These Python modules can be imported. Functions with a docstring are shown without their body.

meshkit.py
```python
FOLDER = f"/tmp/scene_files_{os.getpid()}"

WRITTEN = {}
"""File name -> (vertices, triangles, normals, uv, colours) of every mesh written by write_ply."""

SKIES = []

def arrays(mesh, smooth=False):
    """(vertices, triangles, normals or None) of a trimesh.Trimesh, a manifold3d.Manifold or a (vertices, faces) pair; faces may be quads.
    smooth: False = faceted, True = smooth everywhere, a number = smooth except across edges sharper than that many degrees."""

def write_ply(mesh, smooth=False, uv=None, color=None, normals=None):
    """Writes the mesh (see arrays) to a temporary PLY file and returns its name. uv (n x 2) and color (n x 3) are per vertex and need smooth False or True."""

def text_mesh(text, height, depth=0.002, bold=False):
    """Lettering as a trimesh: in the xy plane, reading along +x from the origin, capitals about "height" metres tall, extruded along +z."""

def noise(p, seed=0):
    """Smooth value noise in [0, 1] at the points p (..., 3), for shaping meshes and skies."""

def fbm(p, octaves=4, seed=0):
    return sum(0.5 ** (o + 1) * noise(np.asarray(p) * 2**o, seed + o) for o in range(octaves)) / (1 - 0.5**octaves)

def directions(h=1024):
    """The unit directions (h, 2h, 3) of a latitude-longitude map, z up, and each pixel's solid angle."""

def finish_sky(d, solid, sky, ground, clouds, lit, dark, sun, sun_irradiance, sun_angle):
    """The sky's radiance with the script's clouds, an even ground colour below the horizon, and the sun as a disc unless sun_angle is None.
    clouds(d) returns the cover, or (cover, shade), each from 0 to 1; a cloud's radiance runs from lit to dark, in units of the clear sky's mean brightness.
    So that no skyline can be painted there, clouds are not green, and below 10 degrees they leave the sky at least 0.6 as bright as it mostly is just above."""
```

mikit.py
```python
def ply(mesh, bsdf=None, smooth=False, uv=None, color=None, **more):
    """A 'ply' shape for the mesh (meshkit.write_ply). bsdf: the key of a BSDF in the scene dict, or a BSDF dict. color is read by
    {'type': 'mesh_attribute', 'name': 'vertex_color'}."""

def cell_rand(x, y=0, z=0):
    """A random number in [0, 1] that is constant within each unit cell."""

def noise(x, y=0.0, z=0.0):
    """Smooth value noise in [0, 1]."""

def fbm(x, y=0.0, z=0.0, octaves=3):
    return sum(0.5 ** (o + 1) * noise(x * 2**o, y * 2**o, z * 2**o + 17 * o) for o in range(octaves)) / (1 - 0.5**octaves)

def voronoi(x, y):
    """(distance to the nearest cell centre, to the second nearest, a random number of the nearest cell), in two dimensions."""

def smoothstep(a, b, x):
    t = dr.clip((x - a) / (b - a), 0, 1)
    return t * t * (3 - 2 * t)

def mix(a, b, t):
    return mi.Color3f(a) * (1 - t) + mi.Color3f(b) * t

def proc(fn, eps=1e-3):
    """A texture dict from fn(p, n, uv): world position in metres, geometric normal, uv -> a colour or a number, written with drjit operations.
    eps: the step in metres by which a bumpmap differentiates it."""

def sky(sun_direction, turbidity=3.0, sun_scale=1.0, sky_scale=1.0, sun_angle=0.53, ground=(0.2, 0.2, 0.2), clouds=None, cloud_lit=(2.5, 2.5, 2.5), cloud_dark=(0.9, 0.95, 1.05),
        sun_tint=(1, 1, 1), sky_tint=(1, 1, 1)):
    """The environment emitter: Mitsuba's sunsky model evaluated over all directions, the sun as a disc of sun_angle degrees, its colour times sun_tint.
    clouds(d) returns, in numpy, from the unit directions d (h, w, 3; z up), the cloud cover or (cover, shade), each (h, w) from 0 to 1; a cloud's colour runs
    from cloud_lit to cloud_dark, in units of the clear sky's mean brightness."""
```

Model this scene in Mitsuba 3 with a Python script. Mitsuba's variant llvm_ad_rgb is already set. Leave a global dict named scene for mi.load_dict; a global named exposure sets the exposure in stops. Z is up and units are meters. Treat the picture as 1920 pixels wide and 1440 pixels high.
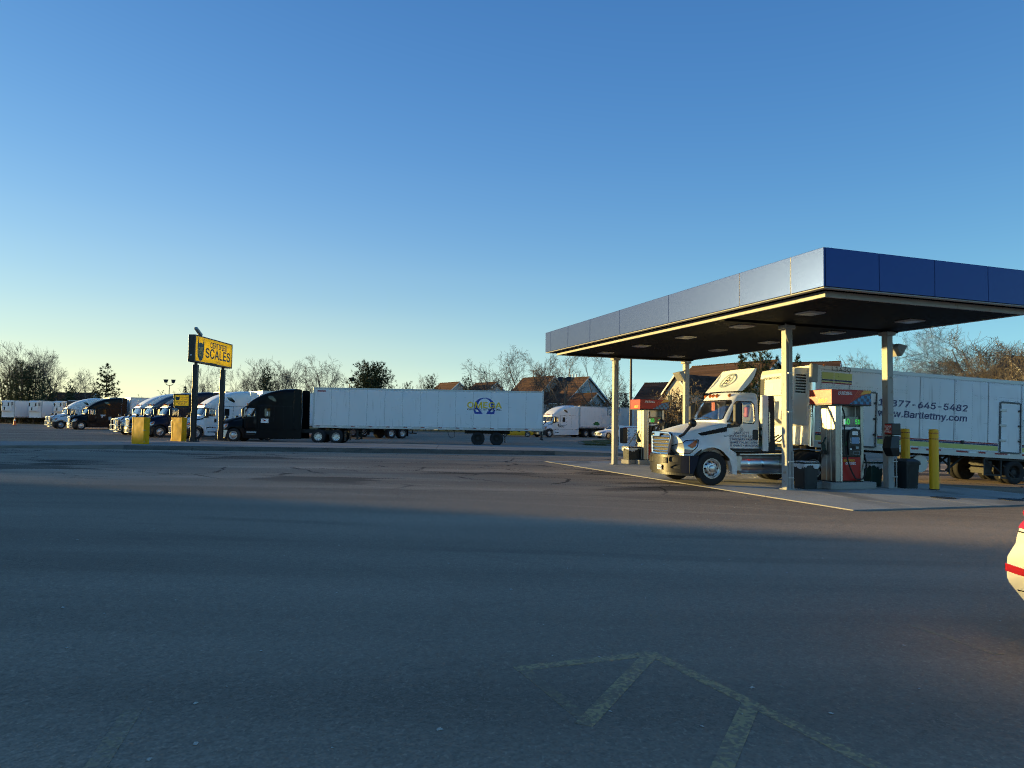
import math, random
import numpy as np, trimesh, drjit as dr, mitsuba as mi, mikit, meshkit
import manifold3d as m3
from manifold3d import Manifold, CrossSection
from shapely.geometry import Polygon, LineString, box as sbox
from mikit import proc, noise, fbm, voronoi, cell_rand, smoothstep, mix

T = mi.ScalarTransform4f
scene, labels = {}, {}

# ---------------------------------------------------------------- camera, sky, exposure
PITCH, ROLL, EYE = math.atan(71 / 1331), 0.0165, 1.8
_fw = np.array([0, math.cos(PITCH), math.sin(PITCH)])
_up = math.cos(ROLL) * np.array([0, -math.sin(PITCH), math.cos(PITCH)]) - math.sin(ROLL) * np.array([1.0, 0, 0])
scene['camera'] = {'type': 'perspective', 'fov': math.degrees(2 * math.atan(960 / 1331)), 'fov_axis': 'x', 'near_clip': 0.05, 'far_clip': 6000.0,
                   'to_world': T().look_at(origin=[0, 0, EYE], target=(np.array([0, 0, EYE]) + _fw).tolist(), up=_up.tolist())}
SUN = np.array([-0.939, 0.344, 0.075])

def horizon_haze(d):
    """A thin veil of evening haze all round the horizon: pale gold towards the sun, pale blue away from it."""
    el = np.degrees(np.arcsin(np.clip(d[..., 2], -1, 1)))
    toward = (d[..., :2] @ SUN[:2]) / (np.linalg.norm(d[..., :2], axis=-1) * np.linalg.norm(SUN[:2]) + 1e-9)
    cover = np.exp(-np.maximum(el, 0) / 5.6) * (0.92 + 0.16 * (meshkit.fbm(np.stack([d[..., 0] * 2, d[..., 1] * 2, d[..., 2] * 25], -1), 3) - 0.5))
    t = np.clip((toward + 0.25) / 1.25, 0, 1)
    return np.clip(cover, 0, 1), 1 - t * t * (3 - 2 * t)

scene['sky_light'] = mikit.sky(SUN, turbidity=2.0, sun_scale=1.0, sky_scale=1.0, sun_angle=0.9, clouds=horizon_haze,
                               cloud_lit=(5.5, 4.8, 2.45), cloud_dark=(2.3, 4.5, 5.1), sky_tint=(0.205, 0.48, 0.95), sun_tint=(0.80, 1.33, 3.8))
exposure = 4.0

# ---------------------------------------------------------------- helpers
def lin(r, g, b):
    return [((c / 255 + 0.055) / 1.055) ** 2.4 if c > 10 else c / 255 / 12.92 for c in (r, g, b)]

def bsdf(key, col=None, rough=0.6, metal=0.0, coat=0.0, spec=0.5, two=True, bump=None, bscale=0.002, coat_rough=None, **more):
    c = {'type': 'rgb', 'value': list(col)} if isinstance(col, (list, tuple, np.ndarray)) else col
    d = {'type': 'principled', 'base_color': c, 'roughness': rough, 'metallic': metal, 'specular': spec, **more}
    if coat:
        d['clearcoat'] = coat
        d['clearcoat_gloss'] = 0.95 if coat_rough is None else coat_rough
    if bump is not None:
        d = {'type': 'bumpmap', 'tex': bump, 'scale': bscale, 'bsdf': d}
    scene[key] = {'type': 'twosided', 'bsdf': d} if two else d
    return key

def tm(mesh):
    if isinstance(mesh, Manifold):
        m = mesh.to_mesh()
        return trimesh.Trimesh(m.vert_properties[:, :3], m.tri_verts, process=False)
    if isinstance(mesh, (list, tuple)):
        if isinstance(mesh[0], np.ndarray):
            v, f, n = meshkit.arrays(mesh)
            return trimesh.Trimesh(v, f, process=False)
        return trimesh.util.concatenate([tm(x) for x in mesh])
    return mesh

def mf(mesh):
    mesh = trimesh.Trimesh(mesh.vertices, mesh.faces, process=True)
    return Manifold(m3.Mesh(np.asarray(mesh.vertices, np.float32), np.asarray(mesh.faces, np.uint32)))

def box(x0, x1, y0, y1, z0, z1, r=0.0):
    """A box, its edges chamfered by r."""
    if r <= 0:
        return trimesh.creation.box(bounds=[[x0, y0, z0], [x1, y1, z1]])
    pts = []
    for sx, X in ((1, x0), (-1, x1)):
        for sy, Y in ((1, y0), (-1, y1)):
            for sz, Z in ((1, z0), (-1, z1)):
                pts += [[X, Y + sy * r, Z + sz * r], [X + sx * r, Y, Z + sz * r], [X + sx * r, Y + sy * r, Z]]
    return trimesh.convex.convex_hull(np.array(pts, float))

def cyl(p0, p1, r0, r1=None, n=16, cap=True):
    p0, p1 = np.asarray(p0, float), np.asarray(p1, float)
    r1 = r0 if r1 is None else r1
    w = p1 - p0
    w = w / np.linalg.norm(w)
    a = np.cross(w, [0, 0, 1] if abs(w[2]) < 0.9 else [1, 0, 0])
    a /= np.linalg.norm(a)
    b = np.cross(w, a)
    t = np.arange(n) * 2 * np.pi / n
    ring = np.cos(t)[:, None] * a + np.sin(t)[:, None] * b
    v = np.vstack([p0 + r0 * ring, p1 + r1 * ring, [p0, p1]])
    i = np.arange(n)
    j = (i + 1) % n
    f = np.vstack([np.stack([i, j, n + j], 1), np.stack([i, n + j, n + i], 1)])
    if cap:
        f = np.vstack([f, np.stack([j, i, i * 0 + 2 * n], 1), np.stack([n + i, n + j, i * 0 + 2 * n + 1], 1)])
    return trimesh.Trimesh(v, f, process=False)

def tube(pts, r, n=8):
    """A round tube along a polyline, radius r or one per point."""
    pts = np.asarray(pts, float)
    rr = np.broadcast_to(r, len(pts))
    tang = np.gradient(pts, axis=0)
    tang /= np.linalg.norm(tang, axis=1, keepdims=True) + 1e-12
    a = np.cross(tang[0], [0, 0, 1] if abs(tang[0][2]) < 0.9 else [1, 0, 0])
    rings, t = [], np.arange(n) * 2 * np.pi / n
    for p, w, q in zip(pts, tang, rr):
        a = a - w * (a @ w)
        a /= np.linalg.norm(a)
        b = np.cross(w, a)
        rings.append(p + q * (np.cos(t)[:, None] * a + np.sin(t)[:, None] * b))
    return skin(rings)

def skin(rings, caps=True):
    """A closed surface through rings of equally many points."""
    rings = np.asarray(rings, float)
    k, n = rings.shape[:2]
    v = [rings.reshape(-1, 3)]
    i = np.arange(n)
    j = (i + 1) % n
    f = []
    for s in range(k - 1):
        f += [np.stack([s * n + i, s * n + j, (s + 1) * n + j], 1), np.stack([s * n + i, (s + 1) * n + j, (s + 1) * n + i], 1)]
    if caps:
        v.append(np.array([rings[0].mean(0), rings[-1].mean(0)]))
        f += [np.stack([j, i, i * 0 + k * n], 1), np.stack([(k - 1) * n + i, (k - 1) * n + j, i * 0 + k * n + 1], 1)]
    m = trimesh.Trimesh(np.vstack(v), np.vstack(f), process=False)
    if m.volume < 0:
        m.invert()
    return m

def lathe(profile, n=32, axis='y'):
    """profile: (radius, along) pairs, an open line from axis to axis or a ring; revolved about the axis."""
    pr = np.asarray(profile, float)
    t = np.arange(n) * 2 * np.pi / n
    c, s = np.cos(t), np.sin(t)
    rings = []
    for r, h in pr:
        if axis == 'y':
            rings.append(np.stack([r * c, np.full(n, h), r * s], 1))
        elif axis == 'x':
            rings.append(np.stack([np.full(n, h), r * c, r * s], 1))
        else:
            rings.append(np.stack([r * c, r * s, np.full(n, h)], 1))
    return skin(rings)

def ext(poly, axis, a, b):
    """Polygon points extruded from a to b: axis 'y' reads them as (x, z), 'x' as (y, z), 'z' as (x, y)."""
    if hasattr(poly, 'geoms'):
        return trimesh.util.concatenate([ext(g, axis, a, b) for g in poly.geoms])
    if not isinstance(poly, Polygon):
        poly = Polygon(poly)
    m = trimesh.creation.extrude_polygon(poly, b - a, engine='earcut')
    v = np.array(m.vertices)
    v[:, 2] += a
    if axis == 'y':
        v = v[:, [0, 2, 1]]
    elif axis == 'x':
        v = v[:, [2, 0, 1]]
    m = trimesh.Trimesh(v, m.faces, process=False)
    if m.volume < 0:
        m.invert()
    return m

def move(m, x=0, y=0, z=0, rz=0.0, rx=0.0, ry=0.0):
    m = tm(m).copy()
    M = np.eye(4)
    for a, ax in ((rx, [1, 0, 0]), (ry, [0, 1, 0]), (rz, [0, 0, 1])):
        if a:
            M = trimesh.transformations.rotation_matrix(a, ax) @ M
    M[:3, 3] = [x, y, z]
    m.apply_transform(M)
    return m

def MAT(x=0, y=0, z=0, rz=0.0, ry=0.0, s=1.0, rx=0.0):
    M = T().translate([x, y, z])
    if rz:
        M = M @ T().rotate([0, 0, 1], math.degrees(rz))
    if ry:
        M = M @ T().rotate([0, 1, 0], math.degrees(ry))
    if rx:
        M = M @ T().rotate([1, 0, 0], math.degrees(rx))
    if s != 1.0:
        M = M @ T().scale(s)
    return M

def text(s, h, at, right, up=(0, 0, 1), bold=False, slant=0.0, stretch=1.0, depth=0.004, center=False):
    """Lettering lying on a surface: reads along right, capitals h tall, lifted off along right x up."""
    m = meshkit.text_mesh(s, h, depth, bold)
    v = np.array(m.vertices)
    v[:, 0] = v[:, 0] * stretch + slant * v[:, 1]
    if center:
        v[:, 0] -= (v[:, 0].min() + v[:, 0].max()) / 2
    r, u = np.asarray(right, float), np.asarray(up, float)
    r, u = r / np.linalg.norm(r), u / np.linalg.norm(u)
    n = np.cross(r, u)
    return trimesh.Trimesh(np.asarray(at, float) + v[:, :1] * r + v[:, 1:2] * u + v[:, 2:] * n, m.faces, process=False)

def on_plane(poly, at, right, up=(0, 0, 1), depth=0.004):
    """A flat figure (shapely, in metres) as a thin plate lying on a surface, see text()."""
    geoms = getattr(poly, 'geoms', [poly])
    m = trimesh.util.concatenate([trimesh.creation.extrude_polygon(g, depth, engine='earcut') for g in geoms])
    v = np.array(m.vertices)
    r, u = np.asarray(right, float), np.asarray(up, float)
    n = np.cross(r, u)
    return trimesh.Trimesh(np.asarray(at, float) + v[:, :1] * r + v[:, 1:2] * u + v[:, 2:] * n, m.faces, process=False)

_count = {}
def numbered(key, taken):
    if key not in taken:
        return key
    k = _count.get(key, 1)
    while f'{key}_{k:03d}' in taken:
        k += 1
    _count[key] = k
    return f'{key}_{k:03d}'

class Kit:
    """The parts of one kind of thing: sub-key -> shape dict, placed any number of times."""
    def __init__(self):
        self.parts, self.labels, self.n = {}, {}, {}
    def add(self, name, mesh, mat, smooth=False, parent=None, label=None, kind=None):
        key = (parent + '__' if parent else '') + name
        if key in self.parts:
            k = self.n.get(key, 0) + 1
            self.n[key] = k
            key = f'{key}_{k:03d}'
        shape = mesh if isinstance(mesh, dict) else mikit.ply(tm(mesh), mat, smooth=smooth)
        self.parts[key] = {**shape, 'bsdf': {'type': 'ref', 'id': mat}}
        if label or kind:
            self.labels[key] = {**({'label': label} if label else {}), **({'kind': kind} if kind else {})}
        return key
    def copy(self):
        k = Kit()
        k.parts, k.labels, k.n = dict(self.parts), dict(self.labels), dict(self.n)
        return k
    def place(self, name, label, cat, M=None, group=None, swap=None, kind=None):
        key = numbered(name, labels)
        labels[key] = {'label': label, 'category': cat}
        if group:
            labels[key]['group'] = group
        if kind:
            labels[key]['kind'] = kind
        for sub, d in self.parts.items():
            d = dict(d)
            if swap and d['bsdf']['id'] in swap:
                d['bsdf'] = {'type': 'ref', 'id': swap[d['bsdf']['id']]}
            if M is not None:
                d['to_world'] = M
            full = key + '__' + sub if sub else key
            scene[full] = d
            if sub in self.labels:
                labels[full] = dict(self.labels[sub])
        return key

def single(name, mesh, mat, label, cat, smooth=False, group=None, M=None, kind=None):
    key = numbered(name, labels)
    d = mesh if isinstance(mesh, dict) else mikit.ply(tm(mesh), mat, smooth=smooth)
    if M is not None:
        d = {**d, 'to_world': M}
    scene[key] = d
    labels[key] = {'label': label, 'category': cat}
    if group:
        labels[key]['group'] = group
    if kind:
        labels[key]['kind'] = kind
    return key

def struct(name, mesh, mat, smooth=False, label=None):
    scene[name] = mikit.ply(tm(mesh), mat, smooth=smooth)
    labels[name] = {'kind': 'structure'}
    if label:
        labels[name]['label'] = label
    return name

def piece(parent, name, mesh, mat, smooth=False, kind=None, label=None):
    key = numbered(parent + '__' + name, scene)
    scene[key] = mesh if isinstance(mesh, dict) else mikit.ply(tm(mesh), mat, smooth=smooth)
    if kind or label:
        labels[key] = {**({'kind': kind} if kind else {}), **({'label': label} if label else {})}
    return key

# ---------------------------------------------------------------- materials
def f_asphalt(p, n=None, uv=None):
    x, y = p.x, p.y
    grain = 0.55 * noise(x * 90, y * 90) + 0.45 * noise(x * 38, y * 38, 3.0)
    stone = smoothstep(0.80, 0.93, noise(x * 55, y * 55, 9.0))
    patch = fbm(x * 0.11, y * 0.23, 5.0, octaves=4)
    streak = fbm(x * 0.05 + 0.4 * noise(x * 0.05, y * 0.05), y * 1.1 + 2.0 * noise(x * 0.06, y * 0.06, 4.0), 2.0, octaves=4)
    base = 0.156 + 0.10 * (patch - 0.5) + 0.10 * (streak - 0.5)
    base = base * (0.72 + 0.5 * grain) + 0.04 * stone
    old = smoothstep(19.0, 23.0, y + 3.0 * noise(x * 0.13, y * 0.2, 8.0)) * smoothstep(40.0, 37.0, y)
    worn = smoothstep(0.5, 0.72, fbm(x * 0.22, y * 0.5, 11.0, octaves=4)) * old
    base = base + 0.05 * worn
    wx, wy = x + 0.9 * fbm(x * 0.6, y * 0.6, 1.0), y + 0.9 * fbm(x * 0.6, y * 0.6, 7.0)
    a, b, _ = voronoi(wx * 0.30, wy * 0.42)
    crack = smoothstep(0.045, 0.010, b - a) * smoothstep(0.42, 0.55, noise(x * 0.3, y * 0.3, 21.0))
    tar = smoothstep(0.615, 0.67, fbm(x * 0.17, y * 0.65, 31.0, octaves=4)) * old
    base = base * (1 - 0.75 * crack * (0.08 + 0.92 * old)) * (1 - 0.6 * tar)
    track = mi.Float(0)
    for cx_, cy_, R_, w_, s_ in ((-30.0, -40.0, 66.0, 0.10, 1.0), (-30.0, -40.0, 67.9, 0.10, 1.0), (18.0, 70.0, 57.0, 0.09, 1.0), (18.0, 70.0, 55.2, 0.09, 1.0), (-8.0, -60.0, 78.5, 0.07, -1.0), (6.0, 64.0, 52.5, 0.16, -1.0), (6.0, 64.0, 54.4, 0.16, -1.0)):
        r_ = dr.sqrt(dr.square(x - cx_) + dr.square(y - cy_)) + 0.25 * (noise(x * 0.4, y * 0.4, 51.0) - 0.5)
        track = track + s_ * smoothstep(w_ * 1.6, w_ * 0.6, dr.abs(r_ - R_))
    base = base * (1 + 0.16 * track * smoothstep(0.35, 0.6, noise(x * 0.25, y * 0.25, 61.0)))
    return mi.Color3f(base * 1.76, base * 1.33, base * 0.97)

def f_asphalt_bump(p, n, uv):
    return noise(p.x * 60, p.y * 60) * 0.6 + noise(p.x * 24, p.y * 24) * 0.4

def f_paint_worn(p, n, uv):
    x, y = p.x, p.y
    k = smoothstep(0.44, 0.66, 0.65 * noise(x * 48, y * 48, 2.0) + 0.35 * fbm(x * 4, y * 4, 6.0))
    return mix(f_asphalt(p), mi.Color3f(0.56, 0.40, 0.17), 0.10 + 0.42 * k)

def f_concrete(p, n, uv):
    x, y, z = p.x, p.y, p.z
    g = fbm(x * 0.6, y * 0.6, z * 0.6, octaves=4)
    fine = noise(x * 45, y * 45, z * 45)
    stain = smoothstep(0.55, 0.8, fbm(x * 0.9 + 3, y * 0.35, z, octaves=4))
    c = (0.30 + 0.14 * (g - 0.5) + 0.07 * (fine - 0.5)) * (1 - 0.38 * stain)
    return mi.Color3f(c * 1.03, c * 0.98, c * 0.90)

def f_kerb(p, n, uv):
    g = fbm(p.x * 1.5, p.y * 1.5, p.z * 5, octaves=4)
    c = 0.13 + 0.11 * (g - 0.5) + 0.04 * (noise(p.x * 40, p.y * 40, p.z * 40) - 0.5)
    return mi.Color3f(c * 1.02, c, c * 0.94)

def f_barrier(p, n, uv):
    chip = smoothstep(0.69, 0.74, fbm(p.x * 11, p.y * 11, p.z * 11, octaves=4))
    dirt = smoothstep(0.5, 0.75, fbm(p.x * 3, p.y * 3, p.z * 2 + 9, octaves=4))
    c = mix(mi.Color3f(0.84, 0.40, 0.005), mi.Color3f(0.66, 0.31, 0.010), dirt)
    return mix(c, mi.Color3f(0.50, 0.42, 0.30), 0.8 * chip)

def f_cream(p, n, uv):
    g = fbm(p.x * 3, p.y * 3, p.z * 0.8, octaves=4)
    spot = smoothstep(0.70, 0.76, fbm(p.x * 14, p.y * 14, p.z * 8 + 5, octaves=3))
    c = mix(mi.Color3f(0.38, 0.375, 0.36), mi.Color3f(0.31, 0.30, 0.28), g)
    return mix(c, mi.Color3f(0.28, 0.17, 0.10), 0.6 * spot)

def f_van(p, n, uv):
    g = fbm(p.x * 1.3, p.y * 1.3, p.z * 0.5, octaves=4)
    run = smoothstep(0.62, 0.85, fbm(p.x * 9, p.y * 9, p.z * 0.7 + 3, octaves=3))
    scuff = smoothstep(0.72, 0.8, fbm(p.x * 5, p.y * 5, p.z * 7, octaves=4))
    c = mix(mi.Color3f(0.84, 0.84, 0.84), mi.Color3f(0.76, 0.76, 0.75), g)
    return mix(c, mi.Color3f(0.33, 0.31, 0.28), 0.35 * run + 0.25 * scuff)

def f_grass(p, n, uv):
    g = fbm(p.x * 0.8, p.y * 0.8, 0.0, octaves=4)
    f = noise(p.x * 14, p.y * 14)
    return mix(mi.Color3f(0.055, 0.065, 0.022), mi.Color3f(0.13, 0.105, 0.05), g) * (0.6 + 0.8 * f)

def f_shingle(p, n, uv):
    row = dr.floor(p.z * 4.5)
    k = cell_rand((p.x + p.y * 0.7) * 2.2 + row * 0.37, row)
    return mi.Color3f(0.095, 0.054, 0.037) * (0.7 + 0.6 * k) * (0.85 + 0.3 * noise(p.x * 9, p.y * 9, p.z * 9))

def f_bark(p, n, uv):
    k = noise(p.x * 22, p.y * 22, p.z * 5)
    return mi.Color3f(0.16, 0.125, 0.10) * (0.6 + 0.8 * k)

def f_needle(p, n, uv):
    k = noise(p.x * 2.2, p.y * 2.2, p.z * 2.2)
    return mix(mi.Color3f(0.022, 0.036, 0.018), mi.Color3f(0.055, 0.070, 0.030), k)

def f_brush(p, n, uv):
    k = noise(p.x * 3, p.y * 3, p.z * 3)
    return mix(mi.Color3f(0.12, 0.085, 0.055), mi.Color3f(0.25, 0.185, 0.115), k)

def f_steel(p, n, uv):
    k = noise(p.x * 6, p.y * 6, p.z * 180)
    return mi.Color3f(0.36, 0.355, 0.34) * (0.84 + 0.26 * k)

def f_steel_rough(p, n, uv):
    return 0.26 + 0.16 * noise(p.x * 5, p.y * 5, p.z * 120)

def f_rubber(p, n, uv):
    k = fbm(p.x * 6, p.y * 6, p.z * 6)
    return mi.Color3f(0.020, 0.020, 0.021) * (0.7 + 0.7 * k) + 0.004

def f_soot(p, n, uv):
    k = fbm(p.x * 5, p.y * 5, p.z * 5)
    return mi.Color3f(0.022, 0.021, 0.020) * (0.6 + 0.9 * k)

def f_clap_cream(p, n, uv):
    k = noise(p.x * 3, p.y * 3, p.z * 9)
    return mi.Color3f(0.52, 0.46, 0.37) * (0.9 + 0.2 * k)

def f_clap_grey(p, n, uv):
    k = noise(p.x * 3, p.y * 3, p.z * 9)
    return mi.Color3f(0.46, 0.45, 0.44) * (0.9 + 0.2 * k)

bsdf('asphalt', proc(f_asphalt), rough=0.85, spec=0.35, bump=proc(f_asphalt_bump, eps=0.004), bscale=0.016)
def f_paint_ghost(p, n, uv):
    k = smoothstep(0.52, 0.72, 0.6 * noise(p.x * 48, p.y * 48, 2.0) + 0.4 * fbm(p.x * 3, p.y * 3, 6.0))
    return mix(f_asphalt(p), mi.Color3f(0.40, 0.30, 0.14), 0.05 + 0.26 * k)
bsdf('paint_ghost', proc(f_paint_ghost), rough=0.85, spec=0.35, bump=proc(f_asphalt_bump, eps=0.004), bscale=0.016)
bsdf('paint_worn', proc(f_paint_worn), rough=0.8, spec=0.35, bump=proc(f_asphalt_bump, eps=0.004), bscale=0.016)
bsdf('concrete', proc(f_concrete), rough=0.8, spec=0.3)
def f_deck(p, n, uv):
    g = fbm(p.x * 0.7, p.y * 0.7, p.z, octaves=4)
    c = 0.20 + 0.12 * (g - 0.5) + 0.05 * (noise(p.x * 30, p.y * 30, p.z * 30) - 0.5)
    return mi.Color3f(c * 1.12, c, c * 0.88)
bsdf('deck_concrete', proc(f_deck), rough=0.85, spec=0.2)
bsdf('kerbstone', proc(f_kerb), rough=0.85, spec=0.3)
bsdf('earth', proc(f_grass), rough=0.95, spec=0.1)
bsdf('barrier_paint', proc(f_barrier), rough=0.6, spec=0.2)
bsdf('bollard_paint', [0.86, 0.44, 0.006], rough=0.35, spec=0.5)
bsdf('cream_paint', proc(f_cream), rough=0.5)
bsdf('fascia_blue', [0.026, 0.048, 0.150], rough=0.28, metal=0.85, spec=0.4)
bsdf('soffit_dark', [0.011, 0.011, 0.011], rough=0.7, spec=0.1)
bsdf('lamp_lens', [0.28, 0.275, 0.26], rough=0.3)
bsdf('white_paint', [0.80, 0.80, 0.79], rough=0.28, coat=1.0)
bsdf('black_paint', [0.004, 0.006, 0.009], rough=0.3, spec=0.10, coat=0.12)
bsdf('bumper_grey', [0.045, 0.043, 0.042], rough=0.38, metal=0.7)
bsdf('navy_trim', [0.007, 0.011, 0.030], rough=0.5, spec=0.25)
bsdf('navy_paint', [0.007, 0.012, 0.034], rough=0.3, spec=0.14, coat=0.2)
bsdf('grey_paint', [0.16, 0.22, 0.30], rough=0.28, coat=1.0)
bsdf('slate_paint', [0.05, 0.075, 0.11], rough=0.28, coat=1.0)
bsdf('pearl_paint', [0.76, 0.71, 0.57], rough=0.3, coat=1.0)
bsdf('van_panel', proc(f_van), rough=0.42, spec=0.5)
bsdf('van_rail', [0.50, 0.50, 0.50], rough=0.4, metal=0.5)
bsdf('reefer_white', [0.74, 0.74, 0.73], rough=0.35)
bsdf('chrome', [0.82, 0.82, 0.80], rough=0.12, metal=1.0)
bsdf('aluminium', [0.66, 0.66, 0.66], rough=0.3, metal=1.0)
bsdf('steel', proc(f_steel), rough=proc(f_steel_rough), metal=1.0)
bsdf('rubber', proc(f_rubber), rough=0.75, spec=0.3)
bsdf('black_plastic', [0.014, 0.014, 0.015], rough=0.42)
bsdf('chassis', proc(f_soot), rough=0.65)
bsdf('seam', [0.02, 0.02, 0.022], rough=0.8)
bsdf('dark_glass', [0.010, 0.013, 0.014], rough=0.06, spec=0.8)
scene['clear_glass'] = {'type': 'thindielectric', 'int_ior': 1.5}
bsdf('amber', [0.55, 0.13, 0.01], rough=0.2, coat=0.6)
bsdf('red_lens', [0.45, 0.012, 0.015], rough=0.15, coat=1.0)
bsdf('lamp_glass', [0.45, 0.48, 0.50], rough=0.12, metal=0.6, coat=1.0)
bsdf('red_paint', [0.42, 0.012, 0.010], rough=0.35, spec=0.3, coat=0.25)
bsdf('red_tape', [0.30, 0.012, 0.02], rough=0.4)
bsdf('white_print', [0.80, 0.80, 0.80], rough=0.5)
bsdf('yellow_print', [0.85, 0.55, 0.02], rough=0.5)
bsdf('navy_print', [0.022, 0.030, 0.12], rough=0.5)
bsdf('blue_print', [0.025, 0.06, 0.34], rough=0.5)
bsdf('black_print', [0.02, 0.02, 0.022], rough=0.5)
bsdf('green_print', [0.03, 0.15, 0.05], rough=0.5)
bsdf('lime_print', [0.62, 0.60, 0.17], rough=0.5)
bsdf('grey_print', [0.30, 0.36, 0.38], rough=0.5)
bsdf('sign_yellow', [0.80, 0.42, 0.010], rough=0.4)
scene['sign_face'] = {'type': 'principledthin', 'base_color': {'type': 'rgb', 'value': [0.95, 0.78, 0.10]}, 'roughness': 0.4, 'diff_trans': 1.0, 'spec_trans': 0.0}
bsdf('sign_ink', [0.035, 0.055, 0.058], rough=0.5)
bsdf('bin_plastic', [0.016, 0.022, 0.027], rough=0.45)
bsdf('bin_green', [0.015, 0.045, 0.038], rough=0.45)
bsdf('liner', [0.55, 0.56, 0.58], rough=0.25, two=True)
bsdf('bark', proc(f_bark), rough=0.9, spec=0.1)
bsdf('twig', [0.14, 0.115, 0.095], rough=0.9, spec=0.1)
bsdf('red_twig', [0.130, 0.108, 0.088], rough=0.9, spec=0.1)
bsdf('needle', proc(f_needle), rough=0.8, spec=0.15)
bsdf('brush', proc(f_brush), rough=0.9, spec=0.1)
bsdf('shingle', proc(f_shingle), rough=0.9, spec=0.15)
bsdf('siding_cream', proc(f_clap_cream), rough=0.7)
bsdf('siding_grey', proc(f_clap_grey), rough=0.7)
bsdf('trim_white', [0.70, 0.68, 0.64], rough=0.6)
bsdf('pole_metal', [0.10, 0.085, 0.075], rough=0.55, metal=0.3)
bsdf('cardboard', [0.36, 0.25, 0.15], rough=0.85)
bsdf('orange_cone', [0.72, 0.13, 0.03], rough=0.5)
bsdf('screen', [0.16, 0.30, 0.50], rough=0.2)
scene['led_green'] = {'type': 'diffuse', 'reflectance': {'type': 'rgb', 'value': [0.02, 0.1, 0.03]}}
bsdf('blue_decal', [0.02, 0.20, 0.42], rough=0.35, coat=0.4)
bsdf('dark_decal', [0.015, 0.035, 0.11], rough=0.35, coat=0.4)
bsdf('gold_decal', [0.80, 0.40, 0.02], rough=0.35, coat=0.4)
bsdf('pink_card', [0.62, 0.20, 0.18], rough=0.8)
bsdf('tan_seat', [0.10, 0.095, 0.09], rough=0.8)

# ---------------------------------------------------------------- the ground
PSI = math.radians(18.7)
AU, AV = np.array([math.cos(PSI), math.sin(PSI)]), np.array([-math.sin(PSI), math.cos(PSI)])
def uv(o, u, v):
    return np.asarray(o, float) + u * AU + v * AV

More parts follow.
